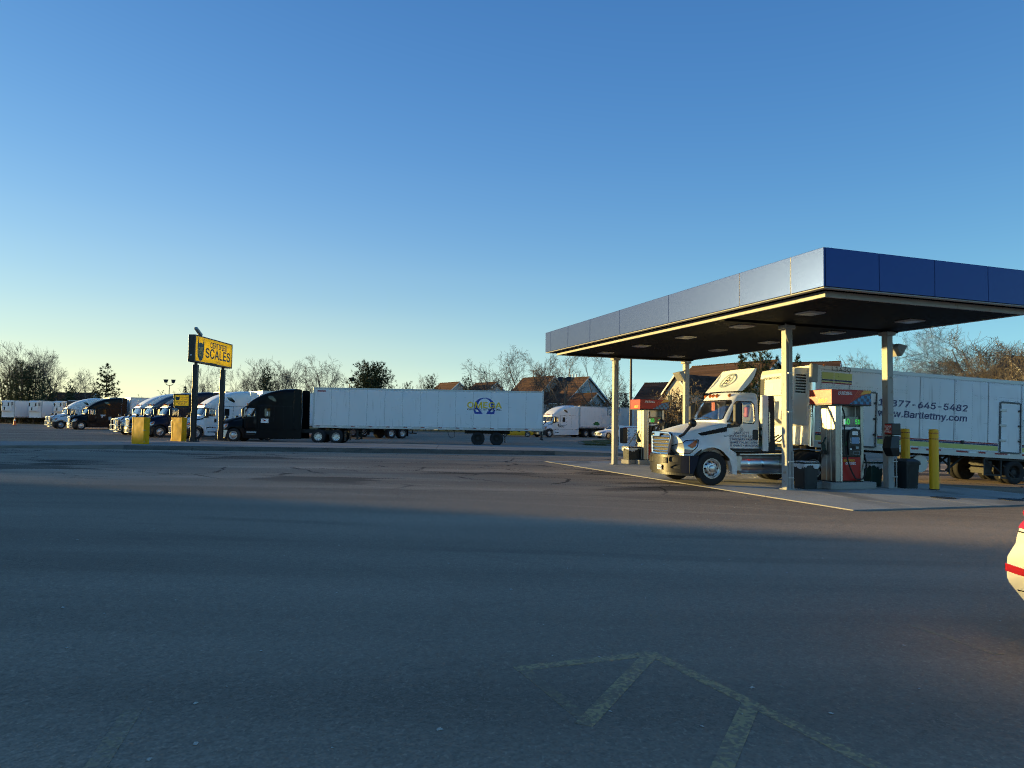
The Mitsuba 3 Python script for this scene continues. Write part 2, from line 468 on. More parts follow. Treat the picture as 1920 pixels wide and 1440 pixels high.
def sheet(poly, z):
    m = trimesh.creation.triangulate_polygon(poly, engine='earcut')
    return trimesh.Trimesh(np.column_stack([m[0], np.full(len(m[0]), z)]), m[1], process=False)

def up(m):
    if m.face_normals[:, 2].sum() < 0:
        m.invert()
    return m

struct('ground', up(sheet(sbox(-2500, -900, 2500, 3500), -0.006)), 'earth')
LOT = Polygon([(-190, -70), (90, -70), (90, 60), (60, 112), (-30, 118), (-190, 150)])
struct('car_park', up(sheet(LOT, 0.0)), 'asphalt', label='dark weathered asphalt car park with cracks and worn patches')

# faded yellow lines in front of the camera
def stroke(a, b, w):
    return LineString([a, b]).buffer(w / 2, cap_style=2)
for (ax, ay), (bx, by), w in [((0.06, 5.28), (1.12, 5.68), 0.10), ((1.14, 5.70), (0.46, 4.34), 0.115), ((1.13, 5.69), (2.02, 3.78), 0.10), ((1.58, 4.70), (1.08, 3.72), 0.115), ((0.12, 5.27), (0.49, 4.40), 0.09),
                              ((-2.29, 4.46), (-2.07, 3.62), 0.11), ((3.71, 6.62), (3.95, 5.8), 0.10)]:
    piece('car_park', 'painted_line', ext(stroke((ax, ay), (bx, by), w), 'z', -0.01, 0.003), 'paint_ghost' if w <= 0.09 or abs(ax) > 2 else 'paint_worn')
labels['car_park__painted_line'] = {'label': 'faded yellow painted line worn through to the asphalt'}

# concrete fuelling pad, in cast bays with joints
PAD = np.array([7.42, 15.46])
labels['fuelling_pad'] = {'kind': 'structure', 'label': 'pale concrete slab under the fuel canopy'}
us, vs = [0, 2.0, 4.0, 6.0, 8.1], [0, 2.9, 6.5, 10.5, 14.5, 18.3]
for i in range(4):
    for j in range(5):
        g = 0.008
        q = [uv(PAD, us[i] + g, vs[j] + g), uv(PAD, us[i + 1] - g, vs[j] + g), uv(PAD, us[i + 1] - g, vs[j + 1] - g), uv(PAD, us[i] + g, vs[j + 1] - g)]
        piece('fuelling_pad', 'concrete_bay', ext(q, 'z', -0.05, 0.022), 'concrete')
for u, v, r in ((4.55, 1.65, 0.30), (6.05, 0.9, 0.34), (6.75, 0.95, 0.2)):
    c = uv(PAD, u, v)
    single('manhole_cover', lathe([(0.001, 0.02), (r, 0.02), (r, 0.031), (r - 0.03, 0.031), (r - 0.04, 0.027), (0.001, 0.027)], 28, 'z'), 'chassis',
           ['round dark fill cover set in the concrete left of the pump island', 'large round cover in the concrete before the right column',
            'small round cover in the concrete beside the larger right cover'][int(u > 5) + int(u > 6.5)], 'manhole cover', M=MAT(c[0], c[1], 0))

# raised truck scale: a slab of cast sections with a kerb face of stones
labels['scale_slab'] = {'kind': 'structure', 'label': 'raised concrete deck of the truck scale'}
S0, SA = np.array([-20.5, 37.7]), math.radians(4.4)
SU, SV = np.array([math.cos(SA), math.sin(SA)]), np.array([-math.sin(SA), math.cos(SA)])
def sp(u, v):
    return S0 + u * SU + v * SV
L = 23.0
for k in range(7):
    u0, u1 = k * L / 7 + 0.012, (k + 1) * L / 7 - 0.012
    piece('scale_slab', 'deck_section', ext([sp(u0, 0.17), sp(u1, 0.17), sp(u1, 8.2), sp(u0, 8.2)], 'z', -0.05, 0.235), 'deck_concrete')
random.seed(4)
for k in range(13):
    u0, u1 = k * L / 13 + 0.008, (k + 1) * L / 13 - 0.008
    j = random.uniform(-0.012, 0.012)
    piece('scale_slab', 'kerb_stone', ext([sp(u0, j), sp(u1, j), sp(u1, 0.16), sp(u0, 0.16)], 'z', -0.05, 0.24 + j * 0.5), 'kerbstone')
def wedge(u0, z0, u1, z1, v0, v1, name, mat):
    a, b, c, d = sp(u0, v0), sp(u1, v0), sp(u1, v1), sp(u0, v1)
    vv = np.array([[*a, -0.05], [*b, -0.05], [*c, -0.05], [*d, -0.05], [*a, z0], [*b, z1], [*c, z1], [*d, z0]])
    piece('scale_slab', name, trimesh.convex.convex_hull(vv), mat)
wedge(-0.02, 0.235, -13.0, 0.012, 0.1, 8.2, 'approach_ramp', 'deck_concrete')
wedge(L + 0.02, 0.235, L + 9.0, 0.012, 0.1, 8.2, 'approach_ramp', 'deck_concrete')

# grass island on the right, with its kerb
isl = Polygon([(6.8, 58.5), (9.5, 57.0), (30, 57.5), (55, 60), (55, 74), (20, 73), (9.5, 70), (7.0, 66)]).buffer(0.8)
gv = []
for k in range(4):
    q = isl.buffer(-0.02 - 1.3 * k)
    gv.append((q, 0.14 + 0.10 * k))
labels['grass_island'] = {'kind': 'structure', 'label': 'low mown grass island with a concrete kerb'}
for q, z in gv:
    piece('grass_island', 'turf', ext(q, 'z', z - 0.14, z), 'earth')
ring = np.array(isl.exterior.coords)
seg = LineString(ring)
nk = int(seg.length / 3.0)
for k in range(nk):
    a, b = seg.interpolate(k * seg.length / nk + 0.02), seg.interpolate((k + 1) * seg.length / nk - 0.02)
    if a.y < 66 and a.x < 30:
        piece('grass_island', 'kerb_stone', ext(LineString([a, b]).buffer(0.09, cap_style=2), 'z', -0.05, 0.15), 'kerbstone')

# ---------------------------------------------------------------- the fuel canopy
CA = np.array([6.76, 15.32])
CL, CW, ZB, ZT = 16.6, 7.13, 4.865, 5.73
C0 = MAT(CA[0], CA[1], 0, PSI)
can = Kit()
cuts_v = [0, 1.05, 2.95, 6.4, 9.6, 12.0, 14.1, 16.0, CL]
g = 0.006
for a, b in zip(cuts_v[:-1], cuts_v[1:]):
    can.add('fascia_panel', box(0, 0.04, a + g, b - g, ZB, ZT, 0.008), 'fascia_blue')
    can.add('fascia_panel', box(CW - 0.04, CW, a + g, b - g, ZB, ZT, 0.008), 'fascia_blue')
    can.add('joint_strip', box(0.012, 0.03, b - 0.03, b + 0.03, ZB, ZT - 0.01) if b < CL else box(0.02, 0.05, b - 0.06, b - 0.05, ZB, ZT - 0.01), 'van_rail')
cuts_u = [0, 1.55, 3.2, 4.9, 6.3, CW]
for a, b in zip(cuts_u[:-1], cuts_u[1:]):
    can.add('fascia_panel', box(a + 0.045 * (a == 0) + g, b - 0.045 * (b == CW) - g, 0, 0.04, ZB, ZT, 0.008), 'fascia_blue')
    can.add('fascia_panel', box(a + 0.045 * (a == 0) + g, b - 0.045 * (b == CW) - g, CL - 0.04, CL, ZB, ZT, 0.008), 'fascia_blue')
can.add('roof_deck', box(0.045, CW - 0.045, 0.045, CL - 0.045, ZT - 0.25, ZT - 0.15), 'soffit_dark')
# lip under the fascia, drip channel and the cream edge beam
for x0, x1, y0, y1 in ((0.02, 0.16, 0.02, CL - 0.02), (CW - 0.16, CW - 0.02, 0.02, CL - 0.02), (0.165, CW - 0.165, 0.02, 0.16), (0.165, CW - 0.165, CL - 0.16, CL - 0.02)):
    can.add('drip_lip', box(x0, x1, y0, y1, ZB - 0.03, ZB - 0.004, 0.006), 'cream_paint')
IN = 0.39
ZS = 4.735
for x0, x1, y0, y1 in ((IN, IN + 0.06, IN, CL - IN), (CW - IN - 0.06, CW - IN, IN, CL - IN), (IN + 0.063, CW - IN - 0.063, IN, IN + 0.06), (IN + 0.063, CW - IN - 0.063, CL - IN - 0.06, CL - IN)):
    can.add('edge_beam', box(x0, x1, y0, y1, ZS - 0.012, ZS + 0.125, 0.006), 'cream_paint')
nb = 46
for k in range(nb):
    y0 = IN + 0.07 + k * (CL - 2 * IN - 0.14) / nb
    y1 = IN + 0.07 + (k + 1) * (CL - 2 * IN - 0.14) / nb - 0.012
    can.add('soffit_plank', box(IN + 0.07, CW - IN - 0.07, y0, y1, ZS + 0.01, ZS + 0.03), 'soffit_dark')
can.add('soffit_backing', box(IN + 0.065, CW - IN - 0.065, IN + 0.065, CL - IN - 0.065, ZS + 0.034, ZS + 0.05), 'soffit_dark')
for u in (1.75, 5.1):
    for v in (2.4, 5.2, 8.2, 11.2, 14.2):
        lf = can.add('ceiling_light', box(u - 0.27, u + 0.27, v - 0.27, v + 0.27, ZS - 0.03, ZS + 0.008, 0.012), 'van_rail')
        can.add('lens', box(u - 0.22, u + 0.22, v - 0.22, v + 0.22, ZS - 0.045, ZS - 0.031, 0.006), 'lamp_lens', parent=lf)
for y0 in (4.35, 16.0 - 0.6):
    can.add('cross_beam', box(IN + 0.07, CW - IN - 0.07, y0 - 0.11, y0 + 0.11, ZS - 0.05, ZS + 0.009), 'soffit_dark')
COLS = [(7.86, 20.06), (11.29, 21.13), (4.57, 30.99), (7.95, 32.13)]
Ri = np.array([[AU[0], AU[1]], [AV[0], AV[1]]])
for k, c in enumerate(COLS):
    x, y = Ri @ (np.array(c) - CA)
    y += 0.11
    h = 0.11
    key = can.add('column', box(x - h, x + h, y - h, y + h, 0.024, ZS - 0.17, 0.012), 'cream_paint', label=['cream steel column left of the near pump', 'cream steel column right of the near pump carrying a floodlight', 'cream steel column at the far left end of the canopy', 'cream steel column behind the truck carrying a floodlight'][k])
    can.add('cap_plate', box(x - 0.17, x + 0.17, y - 0.17, y + 0.17, ZS - 0.165, ZS - 0.055, 0.01), 'cream_paint', parent=key)
    can.add('base_plate', box(x - 0.16, x + 0.16, y - 0.16, y + 0.16, 0.024, 0.05, 0.006), 'cream_paint', parent=key)
    if k != 3:
        s = -1 if k == 0 else 1
        px = x - 0.03 if k == 0 else x + 0.06
        py = y - h - 0.022
        zt = 2.0 if k == 1 else ZS - 0.6
        pts = [(px + 0.1, py, 0.024), (px + 0.1, py, 0.9)] if k == 1 else [(px, py, 0.024), (px, py, zt), (px - 0.06, py, zt + 0.14), (px - 0.12, py - 0.01, zt + 0.3), (px - 0.13, py - 0.01, ZS - 0.02)]
        can.add('conduit', tube(pts, 0.018, 8), 'cream_paint', parent=key)
        if k == 0:
            can.add('conduit', tube([(px + 0.11, py, 0.024), (px + 0.11, py, 1.1)], 0.024, 8), 'cream_paint', parent=key)
        for z in (0.35, 0.8, 2.2, 3.3):
            can.add('pipe_strap', box(px - 0.05, px + 0.13, py - 0.025, py + 0.02, z, z + 0.025), 'van_rail', parent=key)
can.place('fuel_canopy', 'flat blue and grey fuel canopy on four cream steel columns', 'canopy', C0)
# canopy floodlights on two columns
fl = Kit()
fl.add('housing', trimesh.convex.convex_hull(np.array([[x, y, z] for x, y0, y1, z0, z1 in ((-0.13, 0.05, 0.18, -0.05, 0.12), (0.15, -0.02, 0.30, -0.26, 0.22)) for y in (-y1, y1) for z in (z0, z1)])), 'cream_paint')
fl.add('lens', box(0.152, 0.165, -0.25, 0.25, -0.22, 0.18), 'lamp_lens')
fl.add('bracket', cyl((-0.32, 0, 0.03), (-0.1, 0, 0.03), 0.035), 'cream_paint')
c = np.array(COLS[1]) + 0.34 * AU + 0.11 * AV
fl.place('floodlight', 'cream floodlight under the canopy on the right near column', 'floodlight', MAT(c[0], c[1], 4.2, PSI, 0.62, 0.8))
c = np.array(COLS[3]) - 0.36 * AU
fl.place('floodlight', 'cream floodlight on the far column behind the truck cab', 'floodlight', MAT(c[0], c[1], 4.05, PSI + math.pi, 0.62, 0.95))

# ---------------------------------------------------------------- trucks
from scipy.interpolate import PchipInterpolator

def smooth_rows(xs, table, xq):
    return PchipInterpolator(xs, np.asarray(table, float), axis=0)(xq)

def half_loft(xs, halves, nx=16, ny=22):
    """A solid lofted along x from half sections [(y, z) from the lower edge up to the middle] given at the stations xs."""
    xs = np.asarray(xs, float)
    t = np.asarray(halves, float)
    order = np.argsort(xs)
    xq = np.linspace(xs.min(), xs.max(), nx)
    sec = smooth_rows(xs[order], t[order].reshape(len(xs), -1), xq).reshape(nx, t.shape[1], 2)
    k = np.linspace(0, t.shape[1] - 1, ny)
    sec = PchipInterpolator(np.arange(t.shape[1]), sec, axis=1)(k)
    rings = []
    for x, s in zip(xq, sec):
        r = np.vstack([s, np.stack([-s[-2::-1, 0], s[-2::-1, 1]], 1)])
        rings.append(np.column_stack([np.full(len(r), x), r]))
    return skin(rings)

def cab_loft(off=0.0, n=72):
    rows = [(1.0, -0.56, 1.07), (1.5, -0.54, 1.085), (1.93, -0.53, 1.075), (2.05, -0.57, 1.06), (2.3, -0.70, 1.03), (2.55, -0.86, 0.99), (2.68, -0.95, 0.96), (2.75, -1.02, 0.90), (2.79, -1.10, 0.80), (2.81, -1.25, 0.55)]
    t = np.arange(n) * 2 * np.pi / n
    rings = []
    for z, xf, hw in rows:
        xb = -1.75 + off
        a, cx, h = (xf - off - xb) / 2, (xf - off + xb) / 2, hw - off
        e = 2 / 7.0
        cx_, sy_ = np.cos(t), np.sin(t)
        X = cx + a * np.sign(cx_) * np.abs(cx_) ** e
        Y = h * np.sign(sy_) * np.abs(sy_) ** e
        X = X + (X > cx) * (X - cx) / a * 0.22 * (1 - (Y / h) ** 2)
        zz = 1.0 + off + (z - 1.0) * (1.81 - 2 * off) / 1.81
        rings.append(np.column_stack([X, Y, np.full(n, zz)]))
    return mf(skin(rings))

def make_wheel(dual, R=0.5):
    """Outer side towards +y; tyre and rim meshes, centred on the axle line."""
    w = 0.135
    def tyre(y0):
        p = [(0.29, -w + 0.02), (0.33, -w - 0.005), (0.41, -w - 0.012), (R - 0.035, -w), (R - 0.008, -w + 0.03), (R, -w + 0.05), (R, -0.075), (R - 0.015, -0.072), (R - 0.015, -0.06), (R, -0.057),
             (R, -0.008), (R - 0.015, -0.006), (R - 0.015, 0.006), (R, 0.008), (R, 0.057), (R - 0.015, 0.06), (R - 0.015, 0.072), (R, 0.075), (R, w - 0.05), (R - 0.008, w - 0.03), (R - 0.035, w),
             (0.41, w + 0.012), (0.40, w + 0.006), (0.39, w + 0.012), (0.33, w + 0.005), (0.29, w - 0.02)]
        t = lathe([(r, y + y0) for r, y in p] + [(p[0][0], p[0][1] + y0)], 40, 'y')
        return t
    if not dual:
        prof = [(0.001, 0.02), (0.15, 0.02), (0.24, 0.0), (0.25, -0.1), (0.292, -0.1), (0.302, 0.118), (0.285, 0.118), (0.272, 0.07), (0.245, 0.05), (0.20, 0.085), (0.155, 0.112), (0.105, 0.115), (0.10, 0.16), (0.075, 0.175), (0.001, 0.178)]
        y_h, tyres = 0.09, [tyre(0)]
    else:
        prof = [(0.001, -0.06), (0.15, -0.06), (0.24, -0.06), (0.25, -0.1), (0.292, -0.1), (0.302, 0.118), (0.285, 0.118), (0.265, 0.06), (0.255, -0.015), (0.20, -0.03), (0.15, -0.03), (0.125, -0.03), (0.12, 0.06), (0.09, 0.085), (0.001, 0.088)]
        y_h, tyres = -0.03, [tyre(0), tyre(-0.33)]
    rim = mf(lathe(prof, 40, 'y'))
    holes = [mf(cyl((0.205 * math.cos(a), -0.2, 0.205 * math.sin(a)), (0.205 * math.cos(a), 0.2, 0.205 * math.sin(a)), 0.03, n=10)) for a in np.arange(10) * 2 * math.pi / 10]
    rim = tm(rim - Manifold.batch_boolean(holes, m3.OpType.Add))
    nuts = [cyl((0.15 * math.cos(a), y_h, 0.15 * math.sin(a)), (0.15 * math.cos(a), y_h + 0.055, 0.15 * math.sin(a)), 0.017, 0.013, n=7) for a in (np.arange(10) + 0.5) * 2 * math.pi / 10]
    back = cyl((0, -0.11, 0), (0, -0.06, 0), 0.28, n=24)
    return tm(tyres), tm([rim] + nuts), back

WHEEL = {d: make_wheel(d) for d in (False, True)}

def add_wheel(kit, x, side, dual, y=1.07, rim='aluminium', z=None, R=0.5):
    t, r, b = WHEEL[dual]
    s = R / 0.5
    def put(m):
        v = np.array(m.vertices) * s
        if side < 0:
            v[:, 1] *= -1
        q = trimesh.Trimesh(v + [x, side * y, R if z is None else z], m.faces, process=False)
        if side < 0:
            q.invert()
        return q
    w = kit.add('wheel', put(t), 'rubber', smooth=35)
    kit.add('rim', put(r), rim, smooth=35, parent=w)
    kit.add('brake_drum', put(b), 'chassis', smooth=35, parent=w)

HOOD_X = [1.10, 0.75, 0.3, -0.2, -0.62]
HOOD = [[(0.98, 0.86), (1.00, 1.05), (0.97, 1.22), (0.86, 1.37), (0.70, 1.46), (0.40, 1.52), (0, 1.54)],
        [(1.13, 0.86), (1.16, 1.05), (1.12, 1.24), (0.95, 1.45), (0.78, 1.57), (0.45, 1.64), (0, 1.66)],
        [(1.19, 0.86), (1.21, 1.08), (1.15, 1.29), (0.99, 1.53), (0.85, 1.67), (0.5, 1.75), (0, 1.77)],
        [(1.19, 0.86), (1.20, 1.10), (1.13, 1.34), (1.01, 1.62), (0.91, 1.77), (0.55, 1.85), (0, 1.87)],
        [(1.16, 0.86), (1.16, 1.10), (1.12, 1.38), (1.05, 1.68), (0.97, 1.85), (0.58, 1.93), (0, 1.95)]]

def bend_front(v):
    k = np.clip((v[:, 0] + 0.3) / 1.4, 0, 1)
    v[:, 0] -= 0.46 * (np.abs(v[:, 1]) / 1.2) ** 2.3 * k * k * (3 - 2 * k)
    return v

def make_tractor(kind):
    """kind: 'day' = day cab with a roof deflector; 'sleeper' = high roof sleeper. Front axle at the origin, heading +x, +y its left."""
    K = Kit()
    day = kind == 'day'
    hood = half_loft(HOOD_X, HOOD, 22, 30)
    hood.vertices = bend_front(np.array(hood.vertices))
    hood = mf(hood)
    arch = mf(cyl((0, -2, 0.5), (0, 2, 0.5), 0.62, n=40))
    core = mf(box(-0.7, 0.7, -0.72, 0.72, 0, 1.6))
    solid = hood
    hood = hood - (arch - core)
    lid = lambda poly, a, b: mf(ext(poly, 'y', a, b))
    # cut lines: hood to cowl, and the recess of the lamps
    lamp_poly = [(0.93, 0.93), (1.12, 1.00), (0.74, 1.30), (0.40, 1.33), (0.47, 1.14), (0.66, 0.94)]
    big = solid.scale([1.012, 1.008, 1.0])
    K.add('hood', hood, 'paint', smooth=32)
    for s in (1, -1):
        pr = lid(lamp_poly, 0.45, 2.0) if s > 0 else lid(lamp_poly, -2.0, -0.45)
        lampm = (big ^ pr) - solid
        hl = K.add('headlight', lampm, 'lamp_glass', smooth=32)
        sig = [(0.60, 1.08), (0.72, 1.16), (0.50, 1.31), (0.43, 1.32), (0.50, 1.15)]
        big2 = solid.scale([1.018, 1.012, 1.0])
        pr = lid(sig, 0.45, 2.0) if s > 0 else lid(sig, -2.0, -0.45)
        K.add('turn_signal', (big2 ^ pr) - big, 'amber', smooth=32, parent=hl)
        rim_ = Polygon(lamp_poly).buffer(0.022).difference(Polygon(lamp_poly).buffer(0.002))
        K.add('lamp_surround', (solid.scale([1.014, 1.009, 1.0]) ^ (lid(rim_, 0.45, 2.0) if s > 0 else lid(rim_, -2.0, -0.45))) - solid, 'black_plastic', smooth=32, parent=hl)
        strip = [(0.33, 1.53), (0.26, 1.46), (-0.56, 1.60), (-0.58, 1.74)] if day else [(0.1, 1.55), (0.06, 1.50), (-0.56, 1.60), (-0.58, 1.72)]
        K.add('hood_vent', (solid.scale([1.0, 1.012, 1.0]) ^ (lid(strip, 0.5, 2.0) if s > 0 else lid(strip, -2.0, -0.5))) - solid, 'black_plastic', smooth=32)
        # mirror on the hood
        y0 = s * 0.98
        hm = K.add('hood_mirror', move(trimesh.creation.icosphere(2, 0.125), 0.56, y0 + s * 0.06, 1.83).apply_transform(np.eye(4)), 'black_plastic', smooth=True)
        K.add('mirror_arm', tube([(0.92, s * 0.90, 1.42), (0.80, s * 0.96, 1.50), (0.62, y0 + s * 0.05, 1.74)], [0.04, 0.04, 0.045], 8), 'black_plastic', smooth=40, parent=hm)
        K.add('fender_edge', ext(Polygon([(0.66 * math.cos(a), 0.5 + 0.66 * math.sin(a)) for a in np.linspace(0.5, 2.75, 20)] + [(0.615 * math.cos(a), 0.5 + 0.615 * math.sin(a)) for a in np.linspace(2.75, 0.5, 20)]), 'y', *sorted((s * 1.0, s * 1.175))), 'black_plastic')
        # skirt behind the wheel
        K.add('fender_skirt', ext([(-0.46, 0.92), (-0.58, 0.80), (-0.66, 0.55), (-0.68, 0.34), (-0.82, 0.32), (-0.84, 0.60), (-0.80, 0.96), (-0.62, 1.06)], 'y', *sorted((s * 0.98, s * 1.19))), 'paint')
    # grille
    def nose(y, z, out):
        x = 1.10 - 0.46 * (abs(y) / 1.2) ** 2.3
        return (x + out, y, z)
    zt, zb, wt, wb = 1.515, 0.90, 0.64, 0.53
    fr = [nose(y, z, 0.045) for y, z in ((-wb, zb), (-wb * 1.02, zb + 0.05), (-wt, zt - 0.08), (-wt + 0.08, zt), (0, zt + 0.02), (wt - 0.08, zt), (wt, zt - 0.08), (wb * 1.02, zb + 0.05), (wb, zb), (0, zb - 0.01), (-wb, zb))]
    K.add('grille_frame', tube(fr, 0.045, 8), 'chrome', smooth=40)
    yy = np.linspace(-0.6, 0.6, 13)
    backing = np.vstack([[nose(y * (wb if z < 1.2 else wt) / 0.6, z, 0.016) for y in yy] for z in (zb, zt)])
    n = len(yy)
    K.add('grille_mesh', (backing, np.array([[i, i + 1, n + i + 1, n + i] for i in range(n - 1)])), 'chassis')
    for i in range(5):
        z = zb + 0.085 + i * 0.108
        w = wb + (wt - wb) * (z - zb) / (zt - zb) - 0.03
        pts = [nose(y, z, 0.05) for y in np.linspace(-w, w, 9)]
        bar = tube(pts, 0.019 if i < 4 else 0.034, 8)
        K.add('grille_bar', bar, 'chrome', smooth=40)
    K.add('badge', on_plane(sbox(-0.16, -0.035, 0.16, 0.035).buffer(0.02), (1.19, 0, 1.475), (0, 1, 0), (-0.2, 0, 0.98), 0.01), 'chrome')
    # bumper
    ys = np.linspace(-1.2, 1.2, 33)
    outer = [(1.24 - 0.55 * (abs(y) / 1.2) ** 2.6, y) for y in ys]
    inner = [(x - 0.12, y * 0.96) for x, y in outer]
    plan = Polygon(outer + inner[::-1])
    bump = mf(ext(plan, 'z', 0.36, 0.87))
    cutc = mf(box(0, 2, -0.99, 0.99, 0, 2))
    mid = bump ^ cutc
    slot = mf(box(0.9, 1.4, -0.62, 0.62, 0.62, 0.80, 0.03))
    fog = mf(ext([(-0.97, 0.46), (-0.72, 0.48), (-0.70, 0.52), (-0.86, 0.60), (-0.97, 0.60)], 'x', 0.5, 1.6))
    fog2 = mf(ext([(0.97, 0.46), (0.72, 0.48), (0.70, 0.52), (0.86, 0.60), (0.97, 0.60)], 'x', 0.5, 1.6))
    side_in = mf(box(0.9, 1.5, 0.66, 0.92, 0.67, 0.82, 0.03)) + mf(box(0.9, 1.5, -0.92, -0.66, 0.67, 0.82, 0.03))
    K.add('bumper', mid - slot - fog - fog2 - side_in, 'bumper', smooth=30)
    K.add('bumper_backing', mf(ext(Polygon([(x - 0.05, y) for x, y in outer] + inner[::-1]), 'z', 0.40, 0.86)) ^ mf(box(0, 2, -0.97, 0.97, 0, 2)), 'black_plastic', smooth=30)
    for s in (1, -1):
        endp = bump - mf(box(0, 2, -0.996, 0.996, 0, 2))
        half = endp ^ mf(box(-1, 2, *(sorted((0, s * 3))), 0, 2))
        wing = mf(ext([(0.60, 0.36), (0.72, 0.36), (0.72, 0.87), (0.42, 0.87), (0.50, 0.60)], 'y', *sorted((s * 1.05, s * 1.195))))
        K.add('bumper_end', half + wing, 'bumper_end', smooth=30)
    K.add('lower_grille', [box(1.10, 1.17, -0.60, 0.60, 0.63 + 0.035 * k, 0.645 + 0.035 * k) for k in range(5)] + [box(1.10, 1.165, -0.6 + 0.1 * k, -0.59 + 0.1 * k, 0.62, 0.80) for k in range(13)], 'chassis')
    K.add('air_dam', mf(ext(Polygon([(x - 0.06, y) for x, y in outer] + [(x - 0.03, y) for x, y in inner[::-1]]), 'z', 0.28, 0.358)), 'black_plastic')
    # cab shell, hollow, with openings
    out, inn = cab_loft(0.0), cab_loft(0.055)
    cabm = out
    if not day:
        xs = [-0.72, -1.0, -1.4, -1.9, -2.5, -3.2, -3.8, -4.3]
        top = [2.70, 2.97, 3.26, 3.52, 3.74, 3.90, 3.97, 3.98]
        hw = [0.80, 0.95, 1.02, 1.06, 1.12, 1.16, 1.18, 1.18]
        secs = [[(w, 2.45), (w, 2.45 + (t - 2.45) * 0.5), (w * 0.985, t - 0.30 * min(1, (t - 2.45))), (w * 0.90, t - 0.10 * min(1, (t - 2.45))), (w * 0.55, t - 0.015), (0, t)] for t, w in zip(top, hw)]
        cap = mf(half_loft(xs, secs, 26, 26))
        slp = mf(half_loft([-1.6, -2.4, -3.2, -4.3], [[(1.07, 0.95), (1.07, 1.6), (1.07, 2.5), (1.0, 2.7), (0.5, 2.75), (0, 2.76)]] + [[(w, 0.95), (w, 1.6), (w, 2.5), (w * 0.98, 2.9), (0.5, 2.95), (0, 2.96)] for w in (1.12, 1.16, 1.18)], 16, 20))
        body_full = out + cap + slp
        cabm = body_full
        inn2 = mf(box(-2.6, -1.5, -1.0, 1.0, 1.06, 2.6))
        cavity = inn + inn2
    else:
        body_full = out
        cavity = inn
    shell = cabm - cavity
    wy = [(-0.90, 2.0), (-0.84, 1.965), (0.84, 1.965), (0.90, 2.0), (0.885, 2.47), (0.84, 2.53), (-0.84, 2.53), (-0.885, 2.47)]
    ws_pr = mf(ext(wy, 'x', -0.98, 0.4))
    wx = [(-0.66, 1.93), (-0.62, 1.90), (-1.44, 1.86), (-1.50, 1.93), (-1.50, 2.42), (-1.42, 2.50), (-0.98, 2.50), (-0.92, 2.46)]
    sw = {s: mf(ext(wx, 'y', *sorted((s * 0.7, s * 1.5)))) for s in (1, -1)}
    shell = shell - ws_pr - sw[1] - sw[-1]
    pane_o, pane_i = cab_loft(0.020), cab_loft(0.026)
    pane = pane_o - pane_i
    K.add('windshield', pane ^ ws_pr, 'glass', smooth=30)
    frame_w = Polygon(wy).buffer(0.03).difference(Polygon(wy))
    K.add('windshield_seal', (cab_loft(-0.004) ^ mf(ext(frame_w, 'x', -0.98, 0.4))) - cab_loft(0.01), 'black_plastic', smooth=30)
    door_poly = [(-0.57, 1.10), (-1.66, 1.10), (-1.68, 1.2), (-1.68, 2.52), (-1.6, 2.62), (-0.98, 2.62), (-0.62, 2.02)]
    for s in (1, -1):
        dpr = mf(ext(Polygon(door_poly), 'y', *sorted((s * 0.86, s * 1.6))))
        gap = mf(ext(Polygon(door_poly).buffer(0.011), 'y', *sorted((s * 0.86, s * 1.6))))
        dk = K.add('door', shell ^ dpr, 'paint', smooth=30)
        shell = shell - gap
        K.add('window', pane ^ sw[s], 'glass', smooth=30, parent=dk)
        fw = Polygon(wx).buffer(0.028).difference(Polygon(wx))
        K.add('window_seal', (cab_loft(-0.004) ^ mf(ext(fw, 'y', *sorted((s * 0.86, s * 1.6))))) - cab_loft(0.02), 'black_plastic', smooth=30, parent=dk)
        K.add('handle', box(-1.60, -1.42, *sorted((s * 1.075, s * 1.105)), 1.36, 1.66, 0.02), 'black_plastic', parent=dk)
        arm = [(-0.60, 1.82), (-0.58, 1.70), (-1.0, 1.76), (-0.92, 1.86)]
        K.add('arm_cover', (cab_loft(-0.02) ^ mf(ext(arm, 'y', *sorted((s * 0.86, s * 1.6))))) - cab_loft(0.01), 'black_plastic', parent=dk)
        mr = K.add('side_mirror', move(trimesh.convex.convex_hull(np.vstack([box(-0.10, 0.02, -0.13, 0.13, -0.36, 0.36, 0.045).vertices, box(0.02, 0.09, -0.09, 0.09, -0.28, 0.28, 0.03).vertices])), -0.72, s * 1.36, 2.15), 'mirror', smooth=40)
        K.add('mirror_arm', tube([(-0.72, s * 1.04, 1.80), (-0.72, s * 1.22, 1.83), (-0.72, s * 1.34, 1.95)], 0.05, 8), 'black_plastic', smooth=40, parent=mr)
        K.add('mirror_glass', move(box(-0.01, 0.0, -0.11, 0.11, -0.32, 0.30), -0.825, s * 1.36, 2.15), 'chrome', parent=mr)
    K.add('cab', shell, 'paint', smooth=30)
    # inside
    K.add('dashboard', box(-0.95, -0.62, -0.95, 0.95, 1.55, 1.93, 0.06), 'black_plastic')
    for s in (1, -1):
        K.add('seat', [box(-1.62, -1.12, s * 0.55 - 0.26, s * 0.55 + 0.26, 1.45, 1.60, 0.05), move(box(-0.07, 0.07, -0.25, 0.25, 0, 0.78, 0.05), -1.58, s * 0.55, 1.6, ry=-0.12)], 'tan_seat')
    t = np.linspace(0, 2 * np.pi, 25)
    K.add('steering_wheel', tube(np.stack([-1.0 + 0.10 * np.cos(t), 0.55 + 0.22 * np.sin(t), 1.92 + 0.19 * np.cos(t)], 1), 0.017, 6), 'black_plastic')
